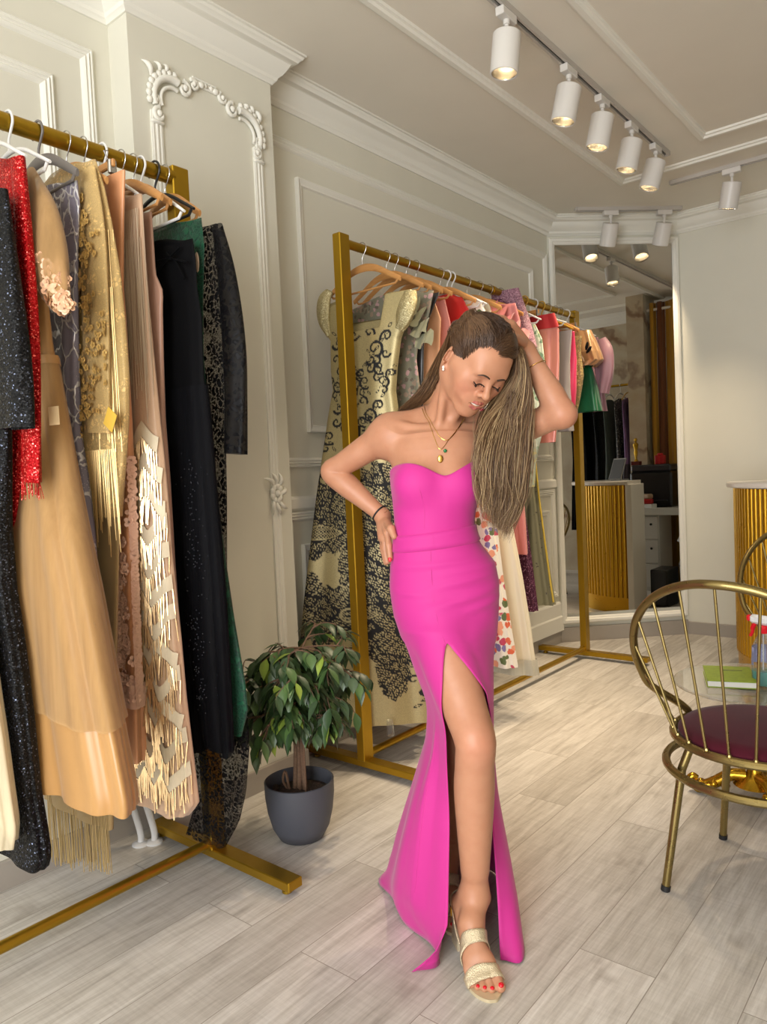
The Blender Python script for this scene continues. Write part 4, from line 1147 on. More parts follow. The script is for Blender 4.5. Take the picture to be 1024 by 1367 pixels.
def push(G, off):
    P = G.reshape(-1, 3).copy()
    for _ in range(3):
        d = FD(P); m = d < off
        if not m.any(): break
        g = FD.grad(P[m]); g[:, 2] *= .3; g /= np.linalg.norm(g, axis=1)[:, None]+1e-9
        P[m] += g*(off-d[m])[:, None]
    return P.reshape(G.shape)
G0 = G.copy()
for it in range(10):
    S_ = G.copy()
    lo_, hi_ = slice(0, slit_row+1), slice(slit_row+1, nr)
    S_[:, 1:-1] = G[:, 1:-1]*.5+(G[:, :-2]+G[:, 2:])*.25
    S_[slit_row+1:, 0] = S_[slit_row+1:, -1] = G[slit_row+1:, 0]*.5+(G[slit_row+1:, 1]+G[slit_row+1:, -2])*.25
    G2 = S_.copy(); G2[1:-1] = S_[1:-1]*.5+(S_[:-2]+S_[2:])*.25
    keep_z = G[:, :, 2].copy(); G = G2; G[:, :, 2] = keep_z
    G[:8] = G[:8]*.5+G0[:8]*.5; G[0] = G0[0]; G[-1] = S_[-1]
    G = push(G, .0065)
    m_ = (G[slit_row+1:, 0]+G[slit_row+1:, -1])/2; G[slit_row+1:, 0] = m_; G[slit_row+1:, -1] = m_
# drag folds over the hips and soft vertical folds in the flare
A_ = sm_[None, :]; Z_ = G[:, :, 2]; U_ = G[:, :, 0]
front = np.clip((G[:, :, 1]-.02)/.05, 0, 1)
dsp = np.zeros(Z_.shape)
for z0, sl_, wd, am, uc, us in ((.985, .10, .010, .0035, .19, .09), (.955, .16, .010, .0040, .16, .09), (.905, .22, .012, .0045, .15, .10), (.868, .26, .011, .0036, .20, .07), (.84, .10, .012, .0030, .02, .05), (1.012, .06, .008, .003, .10, .12), (.93, -.02, .009, .0026, .00, .05)):
    dsp += 1.7*am*np.exp(-((Z_-(z0+sl_*(U_-.1)))/wd)**2)*np.exp(-((U_-uc)/us)**2)*front
low = np.clip((.48-Z_)/.30, 0, 1)
dsp += low*.010*np.sin(A_*2*pi*5.5+1.2+Z_*2)*np.clip(A_*8, 0, 1)*np.clip((1-A_)*8, 0, 1)
dsp += np.clip((.62-Z_)/.2, 0, 1)*np.clip((Z_-.02)/.1, 0, 1)*.013*np.clip(1-np.abs(A_-.115)/.045, 0, 1)
tu = np.gradient(G, axis=1); tz = np.gradient(G, axis=0); Nn = np.cross(tu, tz); Nn /= np.linalg.norm(Nn, axis=2)[:, :, None]+1e-9
cen = np.array([.105, .02]); sg_ = np.sign((Nn[:, :, 0]*(G[:, :, 0]-cen[0])+Nn[:, :, 1]*(G[:, :, 1]-cen[1])).mean()); G = G+Nn*sg_*dsp[:, :, None]
gs = (G[slit_row+1:, 0]+G[slit_row+1:, -1])/2; G[slit_row+1:, 0] = gs; G[slit_row+1:, -1] = gs
b = MB()
b.grid(G)
for i in range(slit_row+1, nr):      # weld the two edges above the slit
    pass
gf = []
for f in b.f:
    gf.append(tuple((i-(NP_-1) if (i % NP_ == NP_-1 and i//NP_ > slit_row) else i) for i in f))
b.f = gf
gown = her_mb(b, 'dress', M_PINK, smooth=180)
md = gown.modifiers.new('thickness', 'SOLIDIFY'); md.thickness = .0022; md.offset = 0
# waistband and seams
def on_dress(u, z):
    """front surface point of the gown at (u, z)"""
    d = np.abs(G[:, :, 2]-z)*1.0+np.abs(G[:, :, 0]-u)+np.where(G[:, :, 1] < .03, 1, 0); i = np.unravel_index(d.argmin(), d.shape); return G[i], Nn[i]*sg_
bt = [[], []]
rws = []
for t_ in (0, .06, .3, .5, .7, .94, 1):
    row = []
    for j in range(NP_):
        u = ellipse_ring(1.07)[j, 0]
        zlo = 1.046+.10*(u-.03)+.0; zhi = 1.094+.10*(u-.03); z = zlo+(zhi-zlo)*t_
        i = np.clip(np.searchsorted(G[slit_row:, j, 2], z)+slit_row, 1, nr-1); f_ = (z-G[i-1, j, 2])/(G[i, j, 2]-G[i-1, j, 2]+1e-9)
        p = G[i-1, j]*(1-f_)+G[i, j]*f_; n_ = Nn[i, j]*sg_
        row.append(p+n_*(.0070 if .05 < t_ < .95 else .0004))
    rws.append(row)
b = MB(); b.grid(rws); her_mb(b, 'waistband', M_PINK, gown, smooth=180)
b = MB()
for pts in ([(553, 622), (561, 650), (566, 680), (567, 707)],):
    P = [on_dress(K(x, y, 1.97)[0], K(x, y, 1.97)[2]) for x, y in pts]; PP = crom([p+n_*.0006 for p, n_ in P], 30); b.tube(PP, .0011, 5)
her_mb(b, 'bodice_seam', M_PINK, gown)
b = MB()
P = [on_dress(K(x, y, 1.95)[0], K(x, y, 1.95)[2]) for x, y in ((577, 733), (578, 760), (578, 800), (585, 835), (593, 862))]; b.tube(crom([p+n_*.0006 for p, n_ in P], 30), .0011, 5)
her_mb(b, 'skirt_seam', M_PINK, gown)

b = MB(); j_ = 13
pts = [G[i, j_]+Nn[i, j_]*sg_*.0012 for i in range(10, slit_row-18, 3)]; b.tube(crom(pts, 60), .0010, 5); her_mb(b, 'panel_seam', M_PINK, gown)

# ---- sandals
gl_ = NT('gold_glitter_leather'); v_ = gl_.coord(); vo = gl_.voro(v_, 420); gl_.set(Base_Color=lin(216, 200, 168), Metallic=.6, Roughness=gl_.ramp(vo.outputs['Distance'], [(.1, (.22,)*3), (.7, (.55,)*3)])); gl_.bump(vo.outputs['Distance'], .7, .002); M_GLIT = gl_.m
M_SOLE = plain('pale_gold_sole', (214, 198, 164), .4, .4)
def sandal(at, label):
    s_ = empty('sandal'); s_.parent = her; s_['label'] = label
    out = [(.2455, 0), (.24, .022), (.20, .027), (.14, .026), (.09, .036), (.06, .042), (.03, .040), (.008, .030), (-.010, .014), (-.012, .004), (-.008, -.012), (.010, -.028), (.035, -.038), (.06, -.041), (.09, -.035), (.14, -.025), (.20, -.026), (.24, -.022)]
    def zt(a): return float(np.interp(a, [-.02, .06, .10, .16, .20, .25], [.008, .009, .020, .056, .068, .070]))
    oc = crom(out+[out[0]], 72)[:-1]
    b = MB(); cen_ = [(a, 0) for a, w in oc]
    r0 = [at(a, w, zt(a)) for a, w in oc]; r1 = [at(a, w, zt(a)-.009) for a, w in oc]
    mid0 = [at(a, w*.5, zt(a)) for a, w in oc]; c0 = [at(a, 0, zt(a)) for a, w in oc]; mid1 = [at(a, w*.5, zt(a)-.009) for a, w in oc]; c1 = [at(a, 0, zt(a)-.009) for a, w in oc]
    b.grid([c0, mid0, r0, r1, mid1, c1], wrap=True); her_mb(b, 'sole', M_SOLE, s_, smooth=50)
    b = MB(); hp = [[at(a, w, z) for a, w in ((.238, -.021), (.238, .021), (.196, .020), (.196, -.020))] for z in (.062,)]
    hp2 = [at(a, w, 0.0) for a, w in ((.242, -.024), (.242, .024), (.192, .023), (.192, -.023))]
    b.grid([hp[0], hp2], wrap=True); b.add(hp2, [(0, 1, 2, 3)]); b.add(hp[0], [(3, 2, 1, 0)]); her_mb(b, 'block_heel', M_GLIT, s_, smooth=20)
    def strap(a0_, a1_, top0, top1, wid, nm):
        rows_ = []
        for t_ in np.linspace(0, 1, 5):
            a = a0_+(a1_-a0_)*t_; row = []
            c_ = np.array(at(a, 0, zt(a))); tz_ = top0+(top1-top0)*t_
            for k_ in np.linspace(-1, 1, 25):
                an = k_*pi/2; p0 = np.array(at(a, wid*sin(an)*1.03, zt(a)-.004+(tz_-zt(a)+.004)*max(0, cos(an))**.7)); row.append(p0)
            rows_.append(row)
        R_ = np.array(rows_); flat_ = R_.reshape(-1, 3)
        d = FB(flat_); g = FB.grad(flat_)
        far = np.clip(d-.0035, -1, .012); flat_ = flat_-g*far[:, None]; R_ = flat_.reshape(R_.shape)
        b_ = MB(); b_.grid(R_); o_ = her_mb(b_, nm, M_GLIT, s_, smooth=180); m_ = o_.modifiers.new('t', 'SOLIDIFY'); m_.thickness = .003; m_.offset = 0
    strap(.032, .063, .030, .050, .044, 'toe_strap'); strap(.100, .126, .076, .100, .037, 'instep_strap')
    # ankle sling with its small buckle
    b = MB(); ring = [at(.135, -.036, .055), at(.165, -.040, .085), at(.205, -.036, .122), at(.245, -.014, .134), at(.250, .010, .134), at(.215, .034, .120), at(.170, .038, .085), at(.135, .036, .055)]
    pts = crom(ring, 60); d = FB(pts); pts = pts-FB.grad(pts)*(d-.0035)[:, None]*.8
    b.tube(pts, .0042, 8, flat=.45); her_mb(b, 'ankle_strap', M_GLIT, s_)
    b = MB(); q_ = pts[14]; b.tube([q_+np.array(o_) for o_ in ((-.003, .004, -.008), (-.003, -.006, -.008), (-.003, -.006, .012), (-.003, .004, .012))], .0015, 6, closed=True); her_mb(b, 'buckle', M_GOLDS, s_)
    return s_
sandal(AT_R, 'gold glitter sandal on the forward foot'); sandal(AT_L, 'gold glitter sandal on the rear foot under the gown')
M_NAIL = plain('red_nail_polish', (214, 18, 40), .18)
for T_ in (TOES_R, TOES_L):
    for p, r, f in T_:
        b = MB(); b.ball(p+np.array([f[0]*.0035, f[1]*.0035, r*.62]), (r*.62, r*.72, r*.42), 10); her_mb(b, 'toenail', M_NAIL)
for a, e in TIPS_R[:1]+TIPS_L[:0]:
    dr = (e-a)/np.linalg.norm(e-a); out_ = np.array([-.25, .95, 0]); out_ = out_-dr*(out_@dr); out_ /= np.linalg.norm(out_); sd = np.cross(dr, out_)
    rot = Matrix(np.stack([sd, out_, dr], 1).tolist()); b = MB(); b.ball(e+dr*.003+out_*.0048, (.0052, .0030, .0090), 12, rot=rot); her_mb(b, 'fingernail', M_NAIL)

# ---- brows, lashes, teeth
M_BROW = plain('brow_hair', (58, 40, 30), .6); M_LASH = plain('lash_hair', (28, 20, 18), .5); M_TEETH = plain('teeth', (232, 224, 212), .25)
for sx in (-1, 1):
    P = FH.project(np.array([hd(sx*x, .10, z) for x, z in crom([(.0120, .0165), (.024, .0205), (.037, .0205), (.051, .0130)], 16)]), .0006, 6)
    b = MB(); b.tube(P, np.concatenate([np.linspace(.0026, .0031, 6), np.linspace(.0031, .0012, 10)]), 6, flat=.4); her_mb(b, 'eyebrow', M_BROW)
    P = FH.project(np.array([hd(sx*x, .10, z) for x, z in crom([(.0185, -.0090), (.026, -.0118), (.035, -.0124), (.0480, -.0080)], 16)]), .0006, 6)
    b = MB(); b.tube(P, [.0010]*2+[.0016]*12+[.0011]*2, 5)
    for p in P[2:]:
        b.tube([p, p+HB@np.array([sx*.0010, .0032, -.0030]), p+HB@np.array([sx*.0022, .0058, -.0042])], [.0006, .0005, .0002], 4)
    her_mb(b, 'eyelashes', M_LASH)
b = MB(); b.tube([hd(x, .0950-abs(x)*26*abs(x), -.0668+abs(x)*10*abs(x)) for x in np.linspace(-.018, .018, 12)], .0026, 6); her_mb(b, 'teeth', M_TEETH)

# ---- jewellery
M_JGOLD = plain('fine_gold', (212, 170, 90), .22, 1.0); M_PEARL = plain('pearl', (244, 240, 232), .12); M_EMER = plain('emerald', (8, 110, 60), .1)
def hit(x, y):
    d = ray(x, y); t_ = 1.70
    for _ in range(200):
        q = CAM_P+d*t_-W_ROOT; f = FB(np.array([[q@_R, q@_V, q[2]]]))[0]
        if f < .0006 or t_ > 2.3: break
        t_ += min(max(f*.7, .0004), .02)
    return np.array([q@_R, q@_V, q[2]])
def chain(px, nm, r=.0008):
    P = crom([hit(*p[:2]) for p in px], 70); P = FB.project(P, .0016, 8); b = MB(); b.tube(P, r, 5); return her_mb(b, nm, M_JGOLD), P
n1, P1 = chain([(567, 543), (571, 555), (577, 566), (586, 582, 1.965), (596, 588, 1.955), (606, 580, 1.96), (613, 569), (619, 558)], 'short_necklace')
b = MB(); q_ = FB.project(np.array([K(596, 592, 1.95)]), .003, 6)[0]; b.ball(q_, (.0050, .003, .0050), 10); her_mb(b, 'emerald_pendant', M_EMER, n1)
n2, P2 = chain([(564, 546), (568, 556), (573, 565), (580, 585, 1.97), (588, 600, 1.955), (600, 586, 1.955), (611, 573), (618, 562)], 'long_necklace')
b = MB(); q_ = FB.project(np.array([K(589, 605, 1.95)]), .003, 6)[0]; b.ball(q_, (.0078, .0025, .0110), 14); her_mb(b, 'medallion', M_JGOLD, n2)
b = MB()
for i, (x, z) in enumerate(((-.004, -.034), (.001, -.0395), (.0065, -.0430))):
    b = MB(); b.ball(hd(-.0805, x, z), .0042-.0004*i, 10); her_mb(b, 'ear_stud', M_PEARL)
def bangle(a, b_, t_, R_, r, nm, mat):
    c = a*(1-t_)+b_*t_; d = (b_-a)/np.linalg.norm(b_-a); s1 = np.cross(d, (0, 0, 1)); s1 /= np.linalg.norm(s1); s2 = np.cross(d, s1)
    bb = MB(); bb.tube([c+R_*(cos(t)*s1+sin(t)*s2) for t in np.linspace(0, 2*pi, 33)[:-1]], r, 7, closed=True); her_mb(bb, nm, mat)
bangle(ELR, WRR, .93, .0245, .0026, 'hair_tie', plain('black_elastic', (20, 20, 24), .6)); bangle(ELR, WRR, 1.02, .0235, .0009, 'bracelet', M_JGOLD); bangle(ELL, WRL, .74, .0305, .0012, 'bracelet', M_JGOLD)
# ---- hair: a close cap on the scalp and long strands
hm = NT('brown_highlighted_hair'); a_ = hm.n('ShaderNodeAttribute', attribute_name='col'); hm.set(Base_Color=a_.outputs['Color'], Roughness=.36, Specular_IOR_Level=.5); M_HAIR = hm.m
SKC, SKR = np.array([0, -.011, .027]), np.array([.0745, .0900, .0820])
def cap_pt(d, off=.006):
    d = np.array(d, float); d = d/np.linalg.norm(d); return SKC+d*(SKR+off)
def H(p): return HC+HB@np.array(p)*HS
HL = np.array([(90, 62.5), (106, 63.5), (115, 66), (124, 69), (131, 73), (136, 84), (141, 96), (147, 105), (152, 110), (156, 111), (161, 104), (168, 98), (180, 96), (190, 101), (198, 118), (210, 130), (270, 130)], float)
def hairline(ph):
    ph = ph % 360
    if ph > 270: ph -= 360
    if ph < 90: return float(np.interp(ph, [-90, -20, 0, 20, 35, 48, 58, 69, 83, 90], [130, 124, 108, 97, 87, 77, 70, 65.5, 62.8, 62.5]))
    return float(np.interp(ph, HL[:, 0], HL[:, 1]))
def sph(ph, th):
    ph, th = radians(ph), radians(th); return np.array([sin(th)*cos(ph), sin(th)*sin(ph), cos(th)])
hr = random.Random(3)
H0, H1, H2 = np.array(lin(72, 49, 33)[:3]), np.array(lin(120, 89, 60)[:3]), np.array(lin(208, 178, 134)[:3])
def hcol(t, k, root=.12):
    w = min(1, max(0, (t-root)/.42))*k
    c = H0+(H1-H0)*min(1, w*2) if w < .5 else H1+(H2-H1)*(w-.5)*2
    return np.clip(c, 0, 1)
hb = MB()
rows = []
for i in range(25):
    row = []
    for j in range(144):
        ph = 360*j/144; d = sph(ph, max(.5, hairline(ph)*i/24)); row.append(H(cap_pt(d, .0018*np.clip((1-i/24)*6, .0, 1)-.0006)))
    rows.append(row)
hb.grid(rows, wrap=True, col=[[hcol(.2, .12)]*144]*25)
def strand(P, r, k, n=26, wav=0.0, ph=0.0, root=.12):
    Q = crom(P, n); t = np.linspace(0, 1, n)
    if wav:
        d = np.gradient(Q, axis=0); d /= np.linalg.norm(d, axis=1)[:, None]; s1 = np.cross(d, (0, 1.0, 0)); s1 /= np.linalg.norm(s1, axis=1)[:, None]+1e-9; s2 = np.cross(d, s1)
        w = wav*np.clip((t-.40)/.4, 0, 1); Q = Q+s1*(w*np.sin(10*t+ph))[:, None]+s2*(w*.6*np.cos(10*t+ph))[:, None]
    R_ = r*np.minimum(1, .55+2*t)*np.clip((1-t)*5+.12, 0, 1)
    hb.tube(Q, R_, 3, caps=False, col=[hcol(x, k, root) for x in t], flat=.7)
def lerpG(G0, G1, a, dd=0.0, jit=0.0):
    out = []
    for (x0, y0, d0), (x1, y1, d1) in zip(G0, G1):
        out.append(K(x0+(x1-x0)*a+hr.gauss(0, jit), y0+(y1-y0)*a+hr.gauss(0, jit), d0+(d1-d0)*a+dd))
    return out
def slerp_pts(a, b, n, o0, o1):
    """over the scalp from direction a to direction b"""
    a = a/np.linalg.norm(a); b = b/np.linalg.norm(b); out = []
    for t in np.linspace(0, 1, n):
        d = a*(1-t)+b*t; out.append(H(cap_pt(d, o0+(o1-o0)*t)))
    return out
# curtain of hair down her left side
GI = [(689, 474, 1.925), (688, 497, 1.935), (682, 515, 1.945), (668, 536, 1.95), (648, 562, 1.935), (636, 600, 1.92), (637, 650, 1.930), (648, 694, 1.945)]
GO = [(697, 464, 1.965), (704, 486, 1.965), (708, 512, 1.965), (710, 545, 1.965), (709, 580, 1.965), (706, 625, 1.970), (699, 672, 1.975), (678, 714, 1.975)]
GIB = [(684, 474, 1.925), (676, 497, 1.935), (664, 515, 1.945), (648, 536, 1.95), (636, 562, 1.935), (634, 600, 1.92), (637, 650, 1.930), (648, 694, 1.945)]
locks = [(hr.random(), hr.random(), hr.uniform(0, 6.3), hr.uniform(.003, .012)) for _ in range(80)]
for i in range(1500):
    la, lk, lph, lw = hr.choice(locks)
    a = min(1, max(0, la+hr.gauss(0, .045))); lay = hr.random()**1.5; dd = .070*lay
    rph = hr.uniform(66, 128); root = sph(rph, hairline(rph)-abs(hr.gauss(0, 18))+1.0)
    ex = np.array([.93, .42*(1-a)-.25*lay+.12, .42-.30*a*hr.random()])
    sc = slerp_pts(root, ex, 5, .0035, .013+.004*hr.random())
    g = lerpG(GI, GO, a, dd*1.1, .5); gb = lerpG(GIB, GO, a, dd*1.1, .5)
    g = [p_*(1-lay)+q_*lay for p_, q_ in zip(g, gb)]
    if a < .25: sc = sc[:3]
    cut = hr.uniform(-22, 12); g[-1] = g[-1]+np.array([hr.uniform(-.008, .008), 0, -cut/500])
    if lay > .7: g = g[1:]
    k = min(1, max(0, lk*.75+hr.random()*.45-.28*lay)); k = k*(1-.25*abs(a-.6))
    strand(sc+g, hr.uniform(.0005, .0011), k, 30, lw*(1 if hr.random() < .8 else 1.6), lph+hr.gauss(0, .5), hr.uniform(-.05, .18))
# flyaway inner strands hanging over the chest
for i in range(40):
    g = lerpG([(676, 525, 1.95), (655, 560, 1.94), (634, 610, 1.905), (632, 650, 1.92), (641, 690, 1.93)], [(690, 520, 1.93), (690, 570, 1.94), (690, 640, 1.95), (700, 680, 1.96), (672, 720, 1.97)], hr.random(), 0, 3)
    strand(g, .0006, hr.random(), 24, .008, hr.uniform(0, 6.3), -.2)
# swept back over the near ear and behind her right shoulder
GI2 = [(600, 466, 1.985), (590, 492, 2.015), (582, 512, 2.045), (572, 530, 2.075), (556, 546, 2.125)]
GO2 = [(594, 458, 2.03), (577, 490, 2.06), (564, 514, 2.09), (550, 532, 2.11), (530, 549, 2.15)]
for i in range(620):
    a = hr.random(); dd = .045*hr.random()
    rph = hr.uniform(92, 160); root = sph(rph, hairline(rph)-abs(hr.gauss(0, 16))-1)
    ex = np.array([-.80, -.30-.45*a, .50-.55*hr.random()])
    sc = slerp_pts(root, ex, 5, .0022, .010)
    g = lerpG(GI2, GO2, a, dd, .8)
    strand(sc+g[1:], hr.uniform(.0005, .0010), hr.random()*.55, 26, .002, hr.uniform(0, 6.3), .2)
# lifted locks combed back over the crown
for i in range(420):
    rph = hr.uniform(70, 150); root = sph(rph, hairline(rph)-abs(hr.gauss(0, 9))); right = rph+hr.gauss(0, 6) < 114
    ex = np.array([.95, .25*hr.random(), .35+.2*hr.random()]) if right else np.array([-.62-.2*hr.random(), -.55, .45+.3*hr.random()])
    tw = np.array([hr.gauss(0, .10), hr.gauss(0, .06), .30+hr.gauss(0, .08)]); P_ = []
    for t_ in (0, .12, .3, .5, .7, .85, 1):
        d_ = root*(1-t_)+ex/np.linalg.norm(ex)*t_+tw*sin(pi*t_); P_.append(H(cap_pt(d_, .0015+.0120*min(1, t_*3))))
    P_ += lerpG(GI, GO, hr.uniform(.3, 1), .02*hr.random(), .6)[1:5] if right else lerpG(GI2, GO2, hr.random(), .02, .6)[1:4]
    strand(P_, hr.uniform(.0007, .0012), hr.random()**2*.55, 30, .003, hr.uniform(0, 6.3), hr.uniform(-.15, .10))
# crown to nape, falling behind the neck to both sides
for i in range(620):
    rt_ = np.array([hr.uniform(-.5, .6), hr.uniform(-.6, .45), hr.uniform(.6, 1.0)])
    side = hr.random()
    ex = np.array([-.75+1.5*side, -.62, -.15-.3*hr.random()])
    sc = slerp_pts(rt_, ex, 4, .006, .013)
    if side < .45: tail = lerpG(GI2, GO2, hr.uniform(.2, 1), .04*hr.random()+.01, 1)[2:]
    else: tail = lerpG(GI, GO, hr.uniform(.3, 1), .06+.05*hr.random(), 1)[3:]
    strand(sc+tail, hr.uniform(.0006, .0012), hr.random()*.6, 26, .003, hr.uniform(0, 6.3), .2)
her_mb(hb, 'hair', M_HAIR, smooth=180)
# ================================================================== CLOTH MATERIALS
def m_cloth(name, rgb, rough=.7, sheen=.15, weave=600, amt=.15, var=.10, rgb2=None):
    s = NT(name); v = s.coord(); n = s.noise(v, weave, 2); n2 = s.noise(v, 7, 4); c = lin(*rgb)
    d = lin(*rgb2) if rgb2 else tuple(x*(1-var*2) for x in c[:3])+(1,)
    s.set(Base_Color=s.mix(n2.outputs[0], d, c), Roughness=rough, Sheen_Weight=sheen, Specular_IOR_Level=.1 if max(rgb) < 40 else .4); s.bump(n.outputs[0], amt, .001); return s.m
def m_satin(name, rgb, rough=.34, met=.0):
    s = NT(name); v = s.coord(scale=(1, 1, .15)); n = s.noise(v, 60, 3); s.set(Base_Color=lin(*rgb), Roughness=rough, Metallic=met, Sheen_Weight=.2, Specular_IOR_Level=.6); s.bump(n.outputs[0], .12, .004); return s.m
def m_sequin(name, rgb, spark, scale=330, met=.55, rough=.22, thr=.86):
    s = NT(name); v = s.coord(); w = s.voro(v, scale); sp = s.n('ShaderNodeSeparateColor'); s.l(w.outputs['Color'], sp.inputs[0])
    f = s.ramp(sp.outputs[0], [(thr-.04, (0, 0, 0)), (thr, (1, 1, 1))])  # sparkle put into the colour: random sequins take a paler, metallic tone
    s.set(Base_Color=s.mix(f, lin(*rgb), lin(*spark)), Metallic=s.math('MAXIMUM', f, met), Specular_IOR_Level=.25, Roughness=s.ramp(sp.outputs[1], [(0, (rough,)*3), (1, (rough+.3,)*3)]))
    # every sequin is tipped its own way
    tip = s.n('ShaderNodeVectorMath', operation='SUBTRACT'); s.l(w.outputs['Color'], tip.inputs[0]); tip.inputs[1].default_value = (.5, .5, .5)
    sc = s.n('ShaderNodeVectorMath', operation='SCALE'); s.l(tip.outputs[0], sc.inputs[0]); sc.inputs['Scale'].default_value = .9
    g = s.n('ShaderNodeNewGeometry'); ad = s.n('ShaderNodeVectorMath', operation='ADD'); s.l(g.outputs['Normal'], ad.inputs[0]); s.l(sc.outputs[0], ad.inputs[1])
    nm = s.n('ShaderNodeVectorMath', operation='NORMALIZE'); s.l(ad.outputs[0], nm.inputs[0]); s.l(nm.outputs[0], s.b.inputs['Normal']); return s.m
def m_lace(name, rgb, net=.25, scale=42, cover=.5, rough=.6, rgb2=None):
    """motifs of thread on a see-through net"""
    s = NT(name); v = s.coord(); nz = s.noise(v, scale*.5, 3, .5); add = s.n('ShaderNodeVectorMath', operation='MULTIPLY_ADD'); s.l(nz.outputs['Color'], add.inputs[0]); add.inputs[1].default_value = (.03, .03, .03); s.l(v, add.inputs[2])
    w = s.voro(add.outputs[0], scale, 'DISTANCE_TO_EDGE'); w2 = s.voro(add.outputs[0], scale*2.7, 'DISTANCE_TO_EDGE')
    a = s.ramp(w.outputs['Distance'], [(.10, (0, 0, 0)), (.16, (1, 1, 1))]); b_ = s.ramp(w2.outputs['Distance'], [(.05, (1, 1, 1)), (.09, (0, 0, 0))])
    n3 = s.noise(v, scale*.28, 2); c = s.ramp(n3.outputs[0], [(cover-.08, (0, 0, 0)), (cover+.02, (1, 1, 1))])
    mot = s.math('MAXIMUM', s.math('MULTIPLY', a, c), s.math('MULTIPLY', b_, .8)); al = s.math('MAXIMUM', mot, net)
    s.set(Base_Color=s.mix(mot, lin(*(rgb2 or rgb)), lin(*rgb)), Roughness=rough, Alpha=al, Sheen_Weight=0 if max(rgb) < 40 else .15, Specular_IOR_Level=.15 if max(rgb) < 40 else .4); s.bump(mot, .5, .003); return s.m
def m_tulle(name, rgb, alpha=.55):
    s = NT(name); v = s.coord(scale=(1, 1, .08)); n = s.noise(v, 26, 4); s.set(Base_Color=lin(*rgb), Roughness=.75, Sheen_Weight=0 if max(rgb) < 40 else .3, Specular_IOR_Level=.1 if max(rgb) < 40 else .3, Alpha=s.ramp(n.outputs[0], [(.3, (alpha-.12,)*3), (.7, (alpha+.15,)*3)])); return s.m
def m_vine(name, base, thread, scale=16, alpha=1.0, width=.045):
    """embroidered branches with beads"""
    s = NT(name); v = s.coord(scale=(1, 1, .55)); nz = s.noise(v, 9, 4); add = s.n('ShaderNodeVectorMath', operation='MULTIPLY_ADD'); s.l(nz.outputs['Color'], add.inputs[0]); add.inputs[1].default_value = (.10, .10, .10); s.l(v, add.inputs[2])
    w = s.voro(add.outputs[0], scale, 'DISTANCE_TO_EDGE'); b_ = s.ramp(w.outputs['Distance'], [(width*.5, (1, 1, 1)), (width, (0, 0, 0))])
    w3 = s.voro(v, 190); d = s.ramp(w3.outputs['Distance'], [(.16, (1, 1, 1)), (.24, (0, 0, 0))]); n4 = s.noise(v, 14, 2); g = s.ramp(n4.outputs[0], [(.5, (0, 0, 0)), (.6, (1, 1, 1))])
    t = s.math('MAXIMUM', b_, s.math('MULTIPLY', d, g))
    s.set(Base_Color=s.mix(t, lin(*base), lin(*thread)), Roughness=s.ramp(t, [(0, (.55,)*3), (1, (.28,)*3)]), Metallic=s.math('MULTIPLY', t, .5)); s.bump(t, .6, .003)
    if alpha < 1: s.set(Alpha=s.math('MAXIMUM', t, alpha))
    return s.m
def m_print(name, ground, cols, scale=20, thr=.36, rough=.55):
    """blotchy flower print"""
    s = NT(name); v = s.coord(); nz = s.noise(v, scale*1.2, 3); add = s.n('ShaderNodeVectorMath', operation='MULTIPLY_ADD'); s.l(nz.outputs['Color'], add.inputs[0]); add.inputs[1].default_value = (.03, .03, .03); s.l(v, add.inputs[2])
    w = s.voro(add.outputs[0], scale); sp = s.n('ShaderNodeSeparateColor'); s.l(w.outputs['Color'], sp.inputs[0])
    c = s.ramp(sp.outputs[0], [(i/len(cols), lin(*q)) for i, q in enumerate(cols)], 'CONSTANT'); f = s.ramp(w.outputs['Distance'], [(thr-.05, (1, 1, 1)), (thr, (0, 0, 0))])
    s.set(Base_Color=s.mix(f, lin(*ground), c), Roughness=rough, Sheen_Weight=.2); return s.m
M_WOOD = NT('beech_hanger'); _v = M_WOOD.coord(scale=(1, 6, 6)); _n = M_WOOD.noise(_v, 18, 5); M_WOOD.set(Base_Color=M_WOOD.mix(_n.outputs[0], lin(176, 118, 62), lin(214, 160, 98)), Roughness=.38); M_WOOD = M_WOOD.m
M_STEEL = plain('hook_wire', (190, 188, 184), .25, .95)
M_HBLK = plain('black_hanger_plastic', (20, 20, 22), .4); M_HGRY = plain('grey_hanger_plastic', (112, 106, 102), .45); M_HWHT = plain('white_hanger_plastic', (232, 230, 226), .35); M_HYEL = plain('yellow_hanger_plastic', (206, 160, 50), .4)

